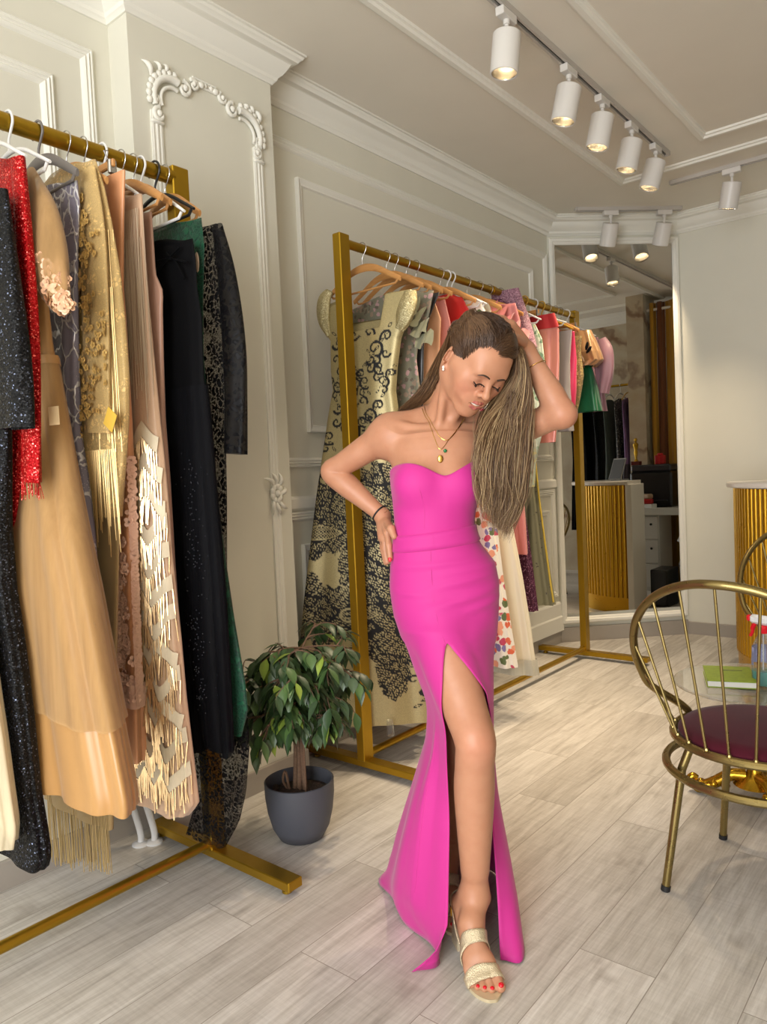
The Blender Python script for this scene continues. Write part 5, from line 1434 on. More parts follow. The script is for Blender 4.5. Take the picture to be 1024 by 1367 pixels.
# ================================================================== HANGERS
HANG = 'clothes hangers on the racks'
def hanger(XB, Y, style, label, half=.200, drop=.085, bar_r=.021, tilt=0.0, bar=True, gz=0.0):
    t = tag(empty('clothes_hanger', (XB, Y, BARZ+bar_r), tilt), label, 'hanger', HANG)
    body = {'wood': M_WOOD, 'black': M_HBLK, 'grey': M_HGRY, 'white': M_HWHT, 'clip': M_WOOD, 'yellow': M_HYEL}[style]
    hookm = M_STEEL if style in ('wood', 'clip') else body
    zc = -.105-gz
    R_ = bar_r+.004; b = MB()
    pts = [(R_*sin(a), 0, -bar_r+R_*cos(a)) for a in np.linspace(radians(-115), radians(90), 14)]+[(R_*.9, 0, -bar_r-.012), (.004, 0, -bar_r-R_-.012), (0, 0, -bar_r-R_-.025), (0, 0, zc+.004)]
    b.tube(crom(pts, 40), .0019 if style in ('wood', 'clip') else .0036, 7); b.build('hook', hookm, t)
    if style == 'clip':
        b = MB(); b.box((0, 0, zc-.010), (half*1.6, .011, .022), bev=.003); b.build('crossbar', M_WOOD, t, smooth=20)
        for sx in (-1, 1):
            b = MB(); b.box((sx*half*.74, 0, zc-.020), (.012, .024, .040), bev=.003); b.tube([(sx*half*.74, -.012, zc-.002), (sx*half*.74, -.022, zc+.018), (sx*half*.74, -.010, zc+.022)], .002, 6); b.build('clip', M_STEEL, t, smooth=30)
        return t
    thick, hi_ = (.0065, 2.3) if style in ('wood', 'grey') else (.0052, 1.1)
    b = MB(); P = crom([(-half, 0, zc-drop), (-half*.72, 0, zc-drop*.62), (-half*.36, 0, zc-drop*.16), (0, 0, zc), (half*.36, 0, zc-drop*.16), (half*.72, 0, zc-drop*.62), (half, 0, zc-drop)], 40)
    r_ = np.interp(np.abs(np.linspace(-1, 1, 40)), [0, .8, 1], [thick*1.15, thick*.9, thick*.75])
    b.tube(P, r_, 10); b.v = [(x, y, zc-drop+(z-(zc-drop))*1.0+0) for x, y, z in b.v]
    # deepen the section (a flat board rather than a rod)
    for i in range(40):
        for j in range(10):
            x, y, z = b.v[i*10+j]; b.v[i*10+j] = (x, y, P[i][2]+(z-P[i][2])*hi_)
    b.build('arms', body, t, smooth=50)
    if bar:
        b = MB(); b.tube([(-half*.86, 0, zc-drop-.012), (half*.86, 0, zc-drop-.012)], .0045, 8)
        for sx in (-1, 1): b.tube([(sx*half*.86, 0, zc-drop-.012), (sx*half*.93, 0, zc-drop+.002)], .0045, 8)
        b.build('trouser_bar', body, t)
    return t

# ================================================================== GARMENTS
class Garment:
    """a hanging garment: sections lying across the rail, from the shoulders to the hem"""
    def __init__(g, name, label, cat, group, XB, Y, right, left=None, t=.034, thick=None, folds=(7, .010), shoulder=.055, top_half=.065, mat=None, lift=.030, nth=112, nz=72, seed=0, partname='body_cloth', hem_wave=0.0, open_top=False, single=False, e=.75):
        g.XB, g.Y = XB, Y; rr_ = random.Random(seed*13+7); g.seed = seed
        def conv(L):
            o = []
            for q in L:
                y = q[2] if len(q) > 2 else Y
                P = PY(q[0], q[1], y); o.append((P[2], P[0], y))
            return sorted(o, key=lambda a: -a[0])
        Rr = conv(right) if not (isinstance(right, dict)) else right['r']
        if left is None: Ll = [(z, max(XB-.345, 2*XB-x), Y) for z, x, y in Rr]
        else: Ll = conv(left) if not isinstance(left, dict) else left['r']
        zt, zb = Rr[0][0], Rr[-1][0]; g.zt, g.zb = zt, zb
        zs = list(np.linspace(zt, zb, nz))
        A = lambda L, i: np.interp(-np.array(zs), [-q[0] for q in L], [q[i] for q in L])
        xr, yr, xl, yl = A(Rr, 1), A(Rr, 2), A(Ll, 1), A(Ll, 2)
        if not open_top:
            pre = []; nk = 6
            for i in range(nk):
                f = i/nk; f2 = sin(f*pi/2)
                pre.append((zt+lift*(1-f2**1.5), XB-top_half+(xl[0]-XB+top_half)*f, XB+top_half+(xr[0]-XB-top_half)*f))
            zs = [q[0] for q in pre]+zs; xl = np.concatenate([[q[1] for q in pre], xl]); xr = np.concatenate([[q[2] for q in pre], xr])
            yl = np.concatenate([[yl[0]]*nk, yl]); yr = np.concatenate([[yr[0]]*nk, yr])
        zs = np.array(zs); n = len(zs); g.zs = zs
        s = np.clip((zt-zs)/(zt-zb), 0, 1)
        tk = np.interp(s, [q[0] for q in thick], [q[1] for q in thick]) if thick else t*(.35+.75*np.clip(s*1.6, 0, 1))
        if not open_top: tk[:nk] = np.linspace(.012, tk[nk], nk)
        th = np.linspace(0, 2*pi, nth, endpoint=False); g.th = th
        k, am = folds; ph = [rr_.uniform(0, 6.28) for _ in range(6)]
        P = np.zeros((n, nth, 3)); UV = np.zeros((n, nth, 2))
        C_, S_ = np.cos(th), np.sin(th); cx = np.sign(C_)*np.abs(C_)**e; sy = np.sign(S_)*np.abs(S_)**e
        for i in range(n):
            hx = (xr[i]-xl[i])/2; xc = (xr[i]+xl[i])/2; a = am*(.12+.88*s[i]**1.2)
            rip = a*(np.sin(k*th+ph[0]+1.5*s[i])+.55*np.sin((k*1.7)*th+ph[1]-2*s[i])*1.0+.4*np.sin(3*th+ph[2]+4*s[i]))
            rip = np.where(np.arange(nth) == 0, (rip+np.roll(rip, 1))/2, rip)
            x = xc+(hx-am*.6)*cx+rip*C_*.8; y = tk[i]*sy+rip*S_
            f = (x-xl[i])/(xr[i]-xl[i]+1e-9); yc = yl[i]+(yr[i]-yl[i])*f
            P[i, :, 0] = x; P[i, :, 1] = yc+y; P[i, :, 2] = zs[i]+hem_wave*s[i]**6*np.sin(4*th+ph[3])
            UV[i, :, 0] = hx*cx; UV[i, :, 1] = zs[i]
        g.P = P; g.UV = UV; g.s = s
        g.root = tag(empty(name, (XB, Y, zt)), label, cat, group); g.o = np.array([XB, Y, zt])
        if mat is not None:
            g.shell(partname, mat)
    def normals(g):
        tu = np.roll(g.P, -1, 1)-np.roll(g.P, 1, 1); tz = np.gradient(g.P, axis=0); N_ = np.cross(tz, tu); N_ /= np.linalg.norm(N_, axis=2)[:, :, None]+1e-9
        c = g.P.mean(1, keepdims=True); sg = np.sign(((g.P-c)*N_).sum(2).mean()); return N_*sg
    def shell(g, name, mat, z0=None, z1=None, off=0.0, wave=0.0, col=None, parent=None, waved=3, drop=0.0):
        """cloth between two heights, offset outwards"""
        z1 = g.zs[0]+1 if z1 is None else z1; z0 = g.zb-1 if z0 is None else z0
        m = (g.zs <= z1) & (g.zs >= z0); P = g.P[m]+g.normals()[m]*off
        if wave: P = P.copy(); P[-1, :, 2] += wave*np.sin(waved*g.th)+drop
        b = MB(); b.grid(P-g.o, wrap=True, uv=g.UV[m], col=None if col is None else col[m])
        ob = b.build(name, mat, parent or g.root, smooth=180); return ob
    def at(g, x, z, side=-1, off=.004):
        """point on the near (side -1) or far face"""
        i = int(np.clip(np.searchsorted(-g.zs, -z), 1, len(g.zs)-1)); f = float(np.clip((g.zs[i-1]-z)/(g.zs[i-1]-g.zs[i]+1e-9), 0, 1))
        row = g.P[i-1]*(1-f)+g.P[i]*f; nn = g.normals_c()[i]; S_ = np.where(np.sin(g.th)*side >= -1e-6)[0]
        S_ = S_[np.argsort(row[S_, 0])]; xs_ = row[S_, 0]
        q = np.array([np.clip(x, xs_[0], xs_[-1]), np.interp(x, xs_, row[S_, 1]), z]); n_ = np.array([np.interp(x, xs_, nn[S_, k]) for k in range(3)]); n_ /= np.linalg.norm(n_)+1e-9
        return q+n_*off, n_
    def normals_c(g):
        if not hasattr(g, '_n'): g._n = g.normals()
        return g._n
    def part(g, mb, name, mat, parent=None, smooth=60, **k):
        mb.v = [(x-g.o[0], y-g.o[1], z-g.o[2]) for x, y, z in mb.v]; return mb.build(name, mat, parent or g.root, smooth=smooth, **k)
    def sleeve(g, pts, rad, mat, name='sleeve', flat=.55, ripple=.004, n=22, parent=None, hole=True):
        """pts: (px, py, Y)"""
        P = crom([PY(*q) for q in pts], 40); R_ = crom(np.array(rad)[:, None], 40)[:, 0]; b = MB(); vs = []
        T = np.gradient(P, axis=0); T /= np.linalg.norm(T, axis=1)[:, None]
        for i in range(40):
            sx = np.cross(T[i], (0, 1.0, 0)); sx /= np.linalg.norm(sx); sy = np.array([0, 1.0, 0]); row = []
            for j in range(n*2):
                a = 2*pi*j/(n*2); r = R_[i]+ripple*sin(5*a+g.seed+i*.12)*(i/40)
                row.append(P[i]+sx*r*cos(a)+sy*r*flat*sin(a))
            vs.append(row)
        b.grid(vs, wrap=True); b.v += []; o = g.part(b, name, mat, parent, smooth=180); return o, P, R_
    def fringe(g, pts, name, mat, length, n=80, r=.0011, jit=.25, beads=False, parent=None, seed=1):
        """strands hanging from given points"""
        rr_ = random.Random(seed); b = MB()
        for p in pts:
            L = length*(1+rr_.uniform(-jit, jit*.4)); dx, dy = rr_.gauss(0, .004), rr_.gauss(0, .004); k = max(4, int(L/.012)) if beads else 5
            q = [np.array(p)+np.array([dx*t_, dy*t_-.002, -L*t_]) for t_ in np.linspace(0, 1, k)]
            b.tube(q, [r*(1.5 if (beads and i_ % 2) else 1)*(1 if not beads else .8) for i_ in range(k)], 4, caps=False)
        o = g.part(b, name, mat, parent, smooth=60); o['kind'] = 'stuff'; return o
def petals(g, pts, r, name, mat, seed=0, per=5, parent=None, cup=.35):
    rr_ = random.Random(seed); b = MB()
    for p, n_ in pts:
        n_ = Vector(n_); Q = Vector((0, 0, 1)).rotation_difference(n_).to_matrix()
        a0 = rr_.uniform(0, 6)
        for k in range(per):
            a = a0+2*pi*k/per; rad = r*rr_.uniform(.75, 1.2); c = Vector((cos(a)*rad*.8, sin(a)*rad*.8, 0)); vs = [Vector((0, 0, .0005))]
            for m_ in range(7):
                u = 2*pi*m_/7; vs.append(c+Vector((cos(u)*rad*.62, sin(u)*rad*.62, cup*rad*(1+.5*cos(u-a)))))
            b.add([tuple(np.array(p)+np.array(Q @ v_)) for v_ in vs], [(0, m_+1, (m_+1) % 7+1) for m_ in range(7)])
    return g.part(b, name, mat, parent, smooth=180)

# ------------------------------------------------------------------ LEFT RACK (near to far)
X1 = -2.02; G1 = 'evening gowns on the left rack'
br1 = .0255
def hang1(Y, style, what, **k): hanger(X1, Y, style, what, bar_r=br1, **k)

g = Garment('evening_gown', 'cream tulle gown cut off by the left edge of the photo', 'gown', G1, X1, .76, [(-45, 250), (-50, 500), (-30, 800), (0, 985), (12, 1070), (18, 1110), (14, 1135)], mat=m_tulle('cream_tulle', (222, 206, 172), .8), folds=(8, .012), seed=1)
hang1(.76, 'white', 'white hanger with the cream tulle gown at the left edge')

SEQK = m_sequin('black_sequins', (6, 6, 8), (120, 128, 150), 330, .0, .42, .988)
g = Garment('evening_gown', 'black sequin gown with short sleeve and flared hem, nearest on the left rack', 'gown', G1, X1, .835, [(4, 250), (10, 320), (12, 450), (12, 600), (9, 700), (14, 790), (28, 880), (38, 960), (48, 1060), (58, 1115), (63, 1148), (59, 1163)], mat=SEQK, t=.03, folds=(5, .007), seed=2, shoulder=.04)
g.sleeve([(2, 256, .825), (10, 380, .815), (20, 490, .81), (25, 572, .81)], [.022, .045, .055, .056], SEQK)
hang1(.835, 'black', 'dark hanger with the black sequin gown, nearest on the left rack')

SEQR = m_sequin('red_sequins', (168, 8, 14), (255, 120, 110), 360, .45, .24, .93)
g = Garment('evening_gown', 'red sequin gown with a long fringed sleeve, behind the black sequin gown', 'gown', G1, X1, .885, [(22, 208), (29, 260), (32, 330), (30, 450), (27, 600), (24, 700), (26, 850), (30, 1000), (34, 1120)], mat=SEQR, t=.028, folds=(6, .006), seed=3)
_, P_, R_ = g.sleeve([(24, 214, .885), (33, 330, .872), (42, 480, .865), (42, 643, .865)], [.026, .030, .031, .034], SEQR)
g.fringe([P_[-1]+np.array([.03*cos(a), .016*sin(a), .012]) for a in np.linspace(0, 6.2, 26)], 'sleeve_fringe', SEQR, .055, r=.0009)
hang1(.90, 'white', 'white hanger with the red sequin gown')

FRW0 = m_cloth('cream_tape', (228, 196, 148), .6)
SATC = m_satin('champagne_satin', (184, 138, 82), .36); TULC = m_tulle('champagne_tulle', (186, 146, 94), .62); PETC = m_satin('blush_petals', (226, 178, 140), .35)
ch_r = [(44, 230), (58, 300), (62, 400), (66, 455), (76, 520), (86, 580), (97, 645), (110, 720), (127, 800), (146, 900), (160, 970), (172, 1030), (180, 1072), (179, 1088)]
ch_r = [(x, y, .955-.02*(y > 700)) for x, y in ch_r]
g = Garment('evening_gown', 'champagne gown with tulle overskirt, satin hem and flowered puff sleeve', 'gown', G1, X1, .955, ch_r, left=[(-70, 230, .955), (10, 455, .955), (22, 640, .93), (34, 800, .92), (52, 1000, .91), (66, 1112, .90)], mat=SATC, t=.045, folds=(6, .012), seed=4, partname='satin_skirt')
g.shell('tulle_overskirt', TULC, z0=.66, z1=1.62, off=.008, wave=.006, waved=2)
g.shell('waist_band', SATC, z0=1.575, z1=1.615, off=.010)
_, P_, R_ = g.sleeve([(40, 232, .95), (58, 290, .935), (66, 350, .925), (80, 398, .92), (94, 414, .92)], [.022, .052, .068, .040, .008], TULC, 'puff_sleeve', ripple=.003)
rr_ = random.Random(5); pp = []
for k in range(60):
    i = rr_.randint(20, 36); a = rr_.uniform(pi*.9, pi*2.1); n_ = np.array([cos(a)*.8, -abs(sin(a)), rr_.uniform(-.5, .3)]); n_ /= np.linalg.norm(n_); pp.append((P_[i]+n_*R_[i]*.8*np.array([1, .62, 1]), n_))
petals(g, pp, .011, 'sleeve_flowers', PETC, 2)
for px, py, w_, h_ in ((72, 555, .035, .045), (62, 895, .022, .05), (37, 720, .016, .09)):
    q = PY(px, py, .90); n_ = np.array([.5, -.86, 0]); b = MB(); b.box(tuple(q), (w_, .001, h_), rot=Matrix.Rotation(.25, 3, 'Z')); g.part(b, 'cloth_tape', FRW0)
hang1(.955, 'white', 'white hanger whose arm shows above the champagne gown', half=.21)

LIL = m_vine('lilac_embroidery', (124, 118, 132), (212, 210, 214), 26, 1.0, .06)
g = Garment('evening_gown', 'grey lilac gown embroidered with silver beaded branches', 'gown', G1, X1, 1.045, [(104, 240), (107, 275), (104, 330), (103, 420), (104, 500), (106, 580), (116, 640), (125, 720), (131, 800), (138, 860), (143, 905), (146, 960)], mat=LIL, t=.032, folds=(6, .007), seed=5, lift=.022)
hang1(1.035, 'grey', 'grey plastic hanger with the lilac beaded gown', half=.195)

GLA = m_lace('gold_floral_net', (218, 182, 116), .72, 80, .55, .5, (204, 172, 112)); GFR = plain('gold_bugle_beads', (206, 172, 112), .32, .5)
g = Garment('evening_gown', 'gold lace gown with a wide straight sleeve of beaded flowers', 'gown', G1, X1, 1.10, [(128, 212), (140, 250), (150, 300), (160, 360), (167, 430), (172, 500), (172, 560), (168, 620), (160, 690)], mat=GLA, t=.030, folds=(6, .006), seed=6, lift=.02)
_, P_, R_ = g.sleeve([(117, 228, 1.085), (124, 320, 1.075), (129, 450, 1.070), (131, 578, 1.068)], [.036, .058, .062, .066], GLA, flat=.28)
rr_ = random.Random(8); pp = []
for c_ in range(15):
    i0 = 7+c_*2.2; a0 = rr_.uniform(-.8, .8)
    for k in range(14):
        i = int(np.clip(i0+rr_.gauss(0, 1.3), 3, 39)); u = np.clip(a0+rr_.gauss(0, .35), -.97, .97); pp.append((P_[i]+np.array([u*R_[i], -R_[i]*.28*sqrt(1-u*u)-.007, rr_.uniform(-.01, .01)]), (rr_.uniform(-.3, .3), -1, rr_.uniform(-.2, .2))))
petals(g, pp, .0062, 'beaded_flowers', plain('gold_sequin_petals', (232, 190, 112), .3, .3), 4)
top = [g.at(x, z, -1, .004)[0] for z in (1.93, 1.78) for x in np.linspace(-1.97, -1.775, 34)]
g.fringe(top, 'bugle_fringe', GFR, .42, r=.0012, jit=.1)
g.fringe([g.at(x, 1.36, -1, .004)[0] for x in np.linspace(-2.12, -1.80, 60)], 'waist_fringe', GFR, .26, r=.0012, jit=.3)
b = MB(); q = PY(147, 560, 1.045); b.box(tuple(q), (.046, .0015, .050), rot=Matrix.Rotation(.6, 3, 'Y'), bev=0); g.part(b, 'yellow_tag', plain('yellow_cloth_tag', (226, 184, 74), .6), smooth=0)
fp = [PY(x, 1062, 1.10+.03*((i*7) % 5)/5) for i, x in enumerate(np.linspace(64, 142, 95))]
i_ = int(np.abs(g.zs-g.zb-.12).argmin()); tx0, tx1, ty = g.P[i_, :, 0].min()+.02, g.P[i_, :, 0].max()-.02, g.P[i_, :, 1].mean(); fx0, fx1, fz = min(p[0] for p in fp)-.006, max(p[0] for p in fp)+.006, min(p[2] for p in fp)
rows = []
for f in np.linspace(0, 1, 16):
    xa, xb, zz = tx0+(fx0-tx0)*f, tx1+(fx1-tx1)*f, g.zs[i_]*(1-f)+(fz-.004)*f
    rows.append([((xa+xb)/2+(xb-xa)/2*cos(a), ty+(1.115-ty)*f+(.012+.008*f)*sin(a)+.004*f*sin(7*a), zz) for a in np.linspace(0, 2*pi, 41)[:-1]])
b = MB(); b.grid(rows, wrap=True); g.part(b, 'slip_skirt', m_cloth('gold_slip', (176, 148, 100), .5), smooth=180)
o_ = g.fringe(fp, 'hem_fringe', plain('gold_cord_fringe', (172, 146, 96), .45, .35), .225, r=.0014, jit=.14)
hang1(1.115, 'wood', 'wooden hanger with the gold lace gown')

PEA = m_satin('peach_satin', (214, 150, 104), .40); PET = m_cloth('blush_applique', (236, 190, 164), .5)
g = Garment('evening_gown', 'strapless peach gown with blush petals down the skirt, clipped to a hanger', 'gown', G1, X1, 1.165, [(168, 226), (166, 300), (165, 380), (170, 450), (176, 560), (179, 640), (182, 740), (185, 840), (189, 940), (191, 1018)], left=[(100, 226), (104, 560), (100, 1018)], mat=PEA, t=.032, folds=(6, .009), seed=7, open_top=True)
rr_ = random.Random(9); pp = []
for k in range(560):
    z = 1.34-.70*rr_.random()**.72; x = -1.80-.15*rr_.random()**1.1-.02; pp.append(g.at(x, z, -1, .007))
petals(g, pp, .0105, 'petal_applique', PET, 6, 4)
g.shell('petal_hem', PET, z0=.615, z1=.70, off=.007)
hang1(1.165, 'clip', 'wooden clip hanger with the strapless peach gown')

FRB = m_cloth('blush_sequin_net', (206, 170, 138), .45, .3, 300, .4); FRW = m_cloth('ivory_band', (226, 210, 180), .6); BEAD = plain('gold_beads', (224, 190, 140), .22, .7); SILK = m_cloth('taupe_tassel', (196, 172, 142), .5)
g = Garment('evening_gown', 'blush fringed gown with ivory chevron bands of hanging beads', 'gown', G1, X1, 1.225, [(190, 258), (193, 320), (198, 400), (204, 470), (212, 560), (217, 610), (222, 670), (226, 740), (232, 800), (238, 860), (244, 930), (251, 990), (257, 1040), (261, 1075), (248, 1090)], left=[(120, 258), (124, 560), (140, 700), (158, 850), (176, 1000), (196, 1085), (205, 1100)], mat=FRB, t=.034, folds=(5, .006), seed=8)
g.fringe([g.at(x, z, -1, .006)[0] for z in (2.03, 1.95, 1.90) for x in np.linspace(-1.98, -1.83, 26)]+[g.at(-1.84, z, -1, .006)[0] for z in np.linspace(1.8, 2.03, 12)], 'shoulder_tassels', SILK, .40, r=.0011, jit=.2)
def band(bb, z0, kind, w=.022):
    us = np.linspace(g.zs*0+0, 1, 2)[0] if False else None
    rows = [[], []]; pts = []
    i = int(np.abs(g.zs-z0).argmin()); row = g.P[i]; xs = np.linspace(row[:, 0].min()+.004, row[:, 0].max()-.002, 64)
    for x in xs:
        f = ((x-xs[-1])/.085) % 1.0; tri = abs(2*f-1)
        dz = {'v': .050*(tri-.5), 'a': -.050*(tri-.5), 's': .030*(cos(2*pi*f)), 'w': -.030*cos(2*pi*f)}[kind]
        for k_, zz in enumerate((z0+dz+w, z0+dz-w)):
            p, n_ = g.at(x, zz, -1, .007); rows[k_].append(p)
        pts.append(rows[1][-1])
    bb.grid(rows); return pts
kinds = ['a', 'a', 'w', 'v', 's', 'v', 's', 'a', 's', 'a', 's', 'v']; allp = []
for i_, kd in enumerate(kinds):
    bb = MB(); allp += band(bb, 1.395-.087*i_, kd); g.part(bb, 'chevron_band', FRW, smooth=180)
g.fringe(allp[::1], 'bead_strings', BEAD, .075, r=.0019, jit=.3, beads=True)
hang1(1.225, 'white', 'white padded hanger with the fringed chevron gown', half=.175)

NUD = m_satin('nude_satin', (176, 136, 116), .38)
g = Garment('evening_gown', 'plain nude satin sleeveless gown beside the fringed chevron gown', 'gown', G1, X1, 1.275, [(203, 282), (206, 330), (208, 365), (218, 388), (217, 410), (218, 480), (220, 560), (226, 640), (232, 750), (239, 850), (243, 950), (246, 1012)], mat=NUD, t=.030, folds=(6, .007), seed=9)
hang1(1.285, 'wood', 'wooden hanger with the nude satin gown')
hang1(1.325, 'wood', 'wooden hanger whose bare tip shows before the black tulle gown', half=.185)

BTU = m_tulle('black_tulle', (11, 11, 14), .93); BKC = m_cloth('black_crepe', (11, 11, 13), .75, .0)
g = Garment('evening_gown', 'black tulle gown with sheer yoke and pale lining at the hem', 'gown', G1, X1, 1.355, [(258, 318), (262, 345), (264, 385), (270, 425), (272, 500), (278, 560), (284, 640), (291, 720), (297, 800), (302, 880), (306, 960), (308, 1004)], left=[(160, 318), (170, 560), (200, 900), (262, 1036)], mat=BKC, t=.026, folds=(8, .007), seed=10, top_half=.10, partname='crepe_underskirt')
g.shell('tulle_layer', BTU, z0=.44, z1=1.55, off=.009, wave=.015, waved=5)
m_l = m_cloth('blush_lining', (206, 176, 152), .6)
g.shell('lining_hem', m_l, z0=g.zb-.01, z1=.432, off=.002)
b = MB()
for pts in (((222, 338), (236, 352), (246, 372)), ((206, 372), (220, 350), (240, 330)), ((206, 350), (226, 346), (250, 350))):
    b.tube(crom([PY(x, y, 1.328) for x, y in pts], 16), .0035, 6)
g.part(b, 'yoke_piping', BKC)
rr_ = random.Random(4); b = MB()
for k in range(160):
    z = rr_.choice([1.25, 1.05, .82, .66])+rr_.gauss(0, .05); x = -1.79+rr_.gauss(0, .025)-.03; p, n_ = g.at(x, z, -1, .0115); b.ball(tuple(p), .0022, 5)
g.part(b, 'bead_embroidery', plain('jet_beads', (40, 42, 50), .15), smooth=60)
hang1(1.352, 'white', 'white wire-thin hanger with the black tulle gown', half=.21, drop=.11)

GRN = m_lace('emerald_lace', (6, 78, 50), .9, 36, .5, .5, (4, 50, 34))
g = Garment('evening_gown', 'emerald green lace gown between the black tulle and black lace gowns', 'gown', G1, X1, 1.405, [(270, 290), (274, 330), (272, 400), (272, 470), (279, 560), (287, 640), (297, 720), (308, 800), (320, 870), (327, 910), (331, 950), (322, 984)], mat=GRN, t=.016, folds=(6, .007), seed=11, lift=.02)
b = MB(); q = PY(263, 350, 1.380); b.ball(tuple(q), (.010, .003, .030), 12); g.part(b, 'nude_cutout', m_l)
hang1(1.402, 'black', 'black plastic hanger with the emerald lace gown', half=.19)

BLA = m_lace('black_lace', (9, 8, 10), .40, 58, .46, .6)
BLS = m_lace('black_lace_sleeve', (11, 10, 12), .80, 40, .46, .5)
g = Garment('evening_gown', 'black lace gown with long lace sleeve, last on the left rack', 'gown', G1, X1, 1.433, [(290, 298), (299, 340), (300, 440), (302, 560), (304, 660), (304, 760), (318, 860), (331, 950), (333, 1000), (328, 1060), (318, 1100), (300, 1132)], left=[(190, 298), (200, 600), (230, 900), (262, 1070), (246, 1128), (244, 1146)], mat=BLA, t=.016, folds=(6, .005), seed=12)
g.sleeve([(290, 302, 1.43), (303, 370, 1.428), (313, 460, 1.424), (315, 540, 1.424), (314, 606, 1.424)], [.020, .034, .043, .041, .042], BLS, flat=.6)
hang1(1.438, 'wood', 'wooden hanger with the black lace gown beside the rack post', half=.17)

# ------------------------------------------------------------------ BACK RACK (near to far)
X2 = -2.095; G2 = 'dresses on the back rack'
def hang2(Y, style, what, **k): hanger(X2, Y, style, what, bar_r=.021, **k)
# brocade gown: the woven pattern is worked out point by point on a fine weave
br_r = [(551, 386, 2.50), (547, 405, 2.50), (541, 438, 2.50), (536, 452, 2.50), (531, 490, 2.50), (529, 522, 2.50), (534, 560, 2.51), (543, 640, 2.53), (553, 720, 2.56), (563, 820, 2.58), (573, 900, 2.60), (579, 962, 2.61)]
br_l = [(440, 388, 2.45), (428, 402, 2.45), (421, 416, 2.44), (428, 438, 2.44), (441, 456, 2.44), (442, 495, 2.44), (445, 522, 2.44), (438, 560, 2.42), (431, 610, 2.39), (424, 660, 2.36), (416, 730, 2.33), (408, 800, 2.30), (402, 860, 2.28), (400, 900, 2.27), (402, 935, 2.27)]
g = Garment('evening_gown', 'gold and black brocade gown hanging at the near post of the back rack', 'gown', G2, X2, 2.475, br_r, left=br_l, thick=[(0, .016), (.08, .03), (.22, .035), (.3, .032), (.6, .05), (1, .062)], folds=(5, .010), seed=20, nth=420, nz=400, top_half=.105, lift=.012, e=.7)
u = g.UV[:, :, 0]; z = g.UV[:, :, 1]
side = np.where(np.sin(g.th) < 0, 0.0, .13)[None, :]
uu = u+side
def h2(a, b_): return np.sin(a*127.1+b_*311.7)
def vnoise(x, y, s_):
    X_, Y_ = x*s_, y*s_; return (np.sin(X_*1.7+1.3*np.sin(Y_*1.1))+np.sin(Y_*2.1+1.7*np.sin(X_*.9+1))+np.sin((X_+Y_)*1.3))/3
black = np.zeros(u.shape)
def curl(cx, cz, r, turns, a0, sg, w):
    """a scroll line: spiral arm seen as distance in polar terms"""
    global black
    dx, dz = uu-cx, z-cz; rr2 = np.hypot(dx, dz); m = rr2 < r*1.25
    t_ = np.linspace(0, 1, 40); d = np.full(u.shape, 9.0)
    X_, Z_ = uu[m], z[m]; dd = np.full(X_.shape, 9.0)
    for t1 in t_:
        a = a0+sg*turns*2*pi*t1; q = r*(1-.85*t1); dd = np.minimum(dd, np.hypot(X_-cx-q*cos(a), Z_-cz-q*sin(a))-1.15*w*(1.35-.8*t1))
    v_ = black[m]; v_[dd < 0] = 1; black[m] = v_
def sprig(cx, cz, s_, sg):
    curl(cx, cz, .040*s_, 1.1, radians(-60), sg, .0045*s_); curl(cx+sg*.050*s_, cz+.045*s_, .028*s_, 1.1, radians(200), -sg, .004*s_); curl(cx-sg*.035*s_, cz+.07*s_, .026*s_, 1.0, radians(-20), sg, .004*s_)
    curl(cx+sg*.01*s_, cz-.055*s_, .024*s_, 1.0, radians(100), -sg, .004*s_)
    for k in range(6): leafm(cx+sg*(.02*k-.03)*s_, cz+(.03*k-.06)*s_, .015*s_, .006*s_, .7*sg)
def leafm(cx, cz, a, b_, ang):
    global black
    dx, dz = uu-cx, z-cz; p = (dx*cos(ang)+dz*sin(ang))/a; q = (-dx*sin(ang)+dz*cos(ang))/b_; e_ = p*p+q*q
    black = np.where((e_ < 1) & (e_ > .30), 1, black)
for sx in (-1, 1):
    sprig(sx*.075, 1.80, 1.0, sx); sprig(sx*.10, 1.72, .8, -sx); sprig(sx*.03, 1.665, .8, -sx); sprig(sx*.115, 1.66, .7, sx)
    sprig(sx*.055, 1.52, .9, sx); sprig(sx*.02, 1.46, .8, -sx); sprig(sx*.14, 1.44, .9, sx)
# skirt: heavy black medallions with scalloped edges, pierced by gold tracery
hn = vnoise(uu, z, 60)*.012+vnoise(uu+3, z, 170)*.006
def medallion(cx, cz, rx, rz, k=9):
    dx, dz = uu-cx, z-cz; a = np.arctan2(dz/rz, dx/rx); r = np.hypot(dx/rx, dz/rz); return 1+.10*np.abs(np.sin(k*a))+hn*7-r
md_ = np.full(u.shape, -9.0)
for cx, cz, rx, rz in ((-.02, 1.10, .17, .17), (-.20, 1.06, .12, .15), (.12, 1.16, .13, .15), (.04, .88, .10, .14), (-.26, .70, .13, .17), (-.10, .66, .12, .12), (.14, .62, .16, .17), (.14, .42, .055, .13), (.28, .80, .10, .14), (.30, .50, .10, .14), (-.28, .42, .10, .10)):
    md_ = np.maximum(md_, medallion(cx, cz, rx, rz))
inm = (md_ > 0) & (z < 1.33)
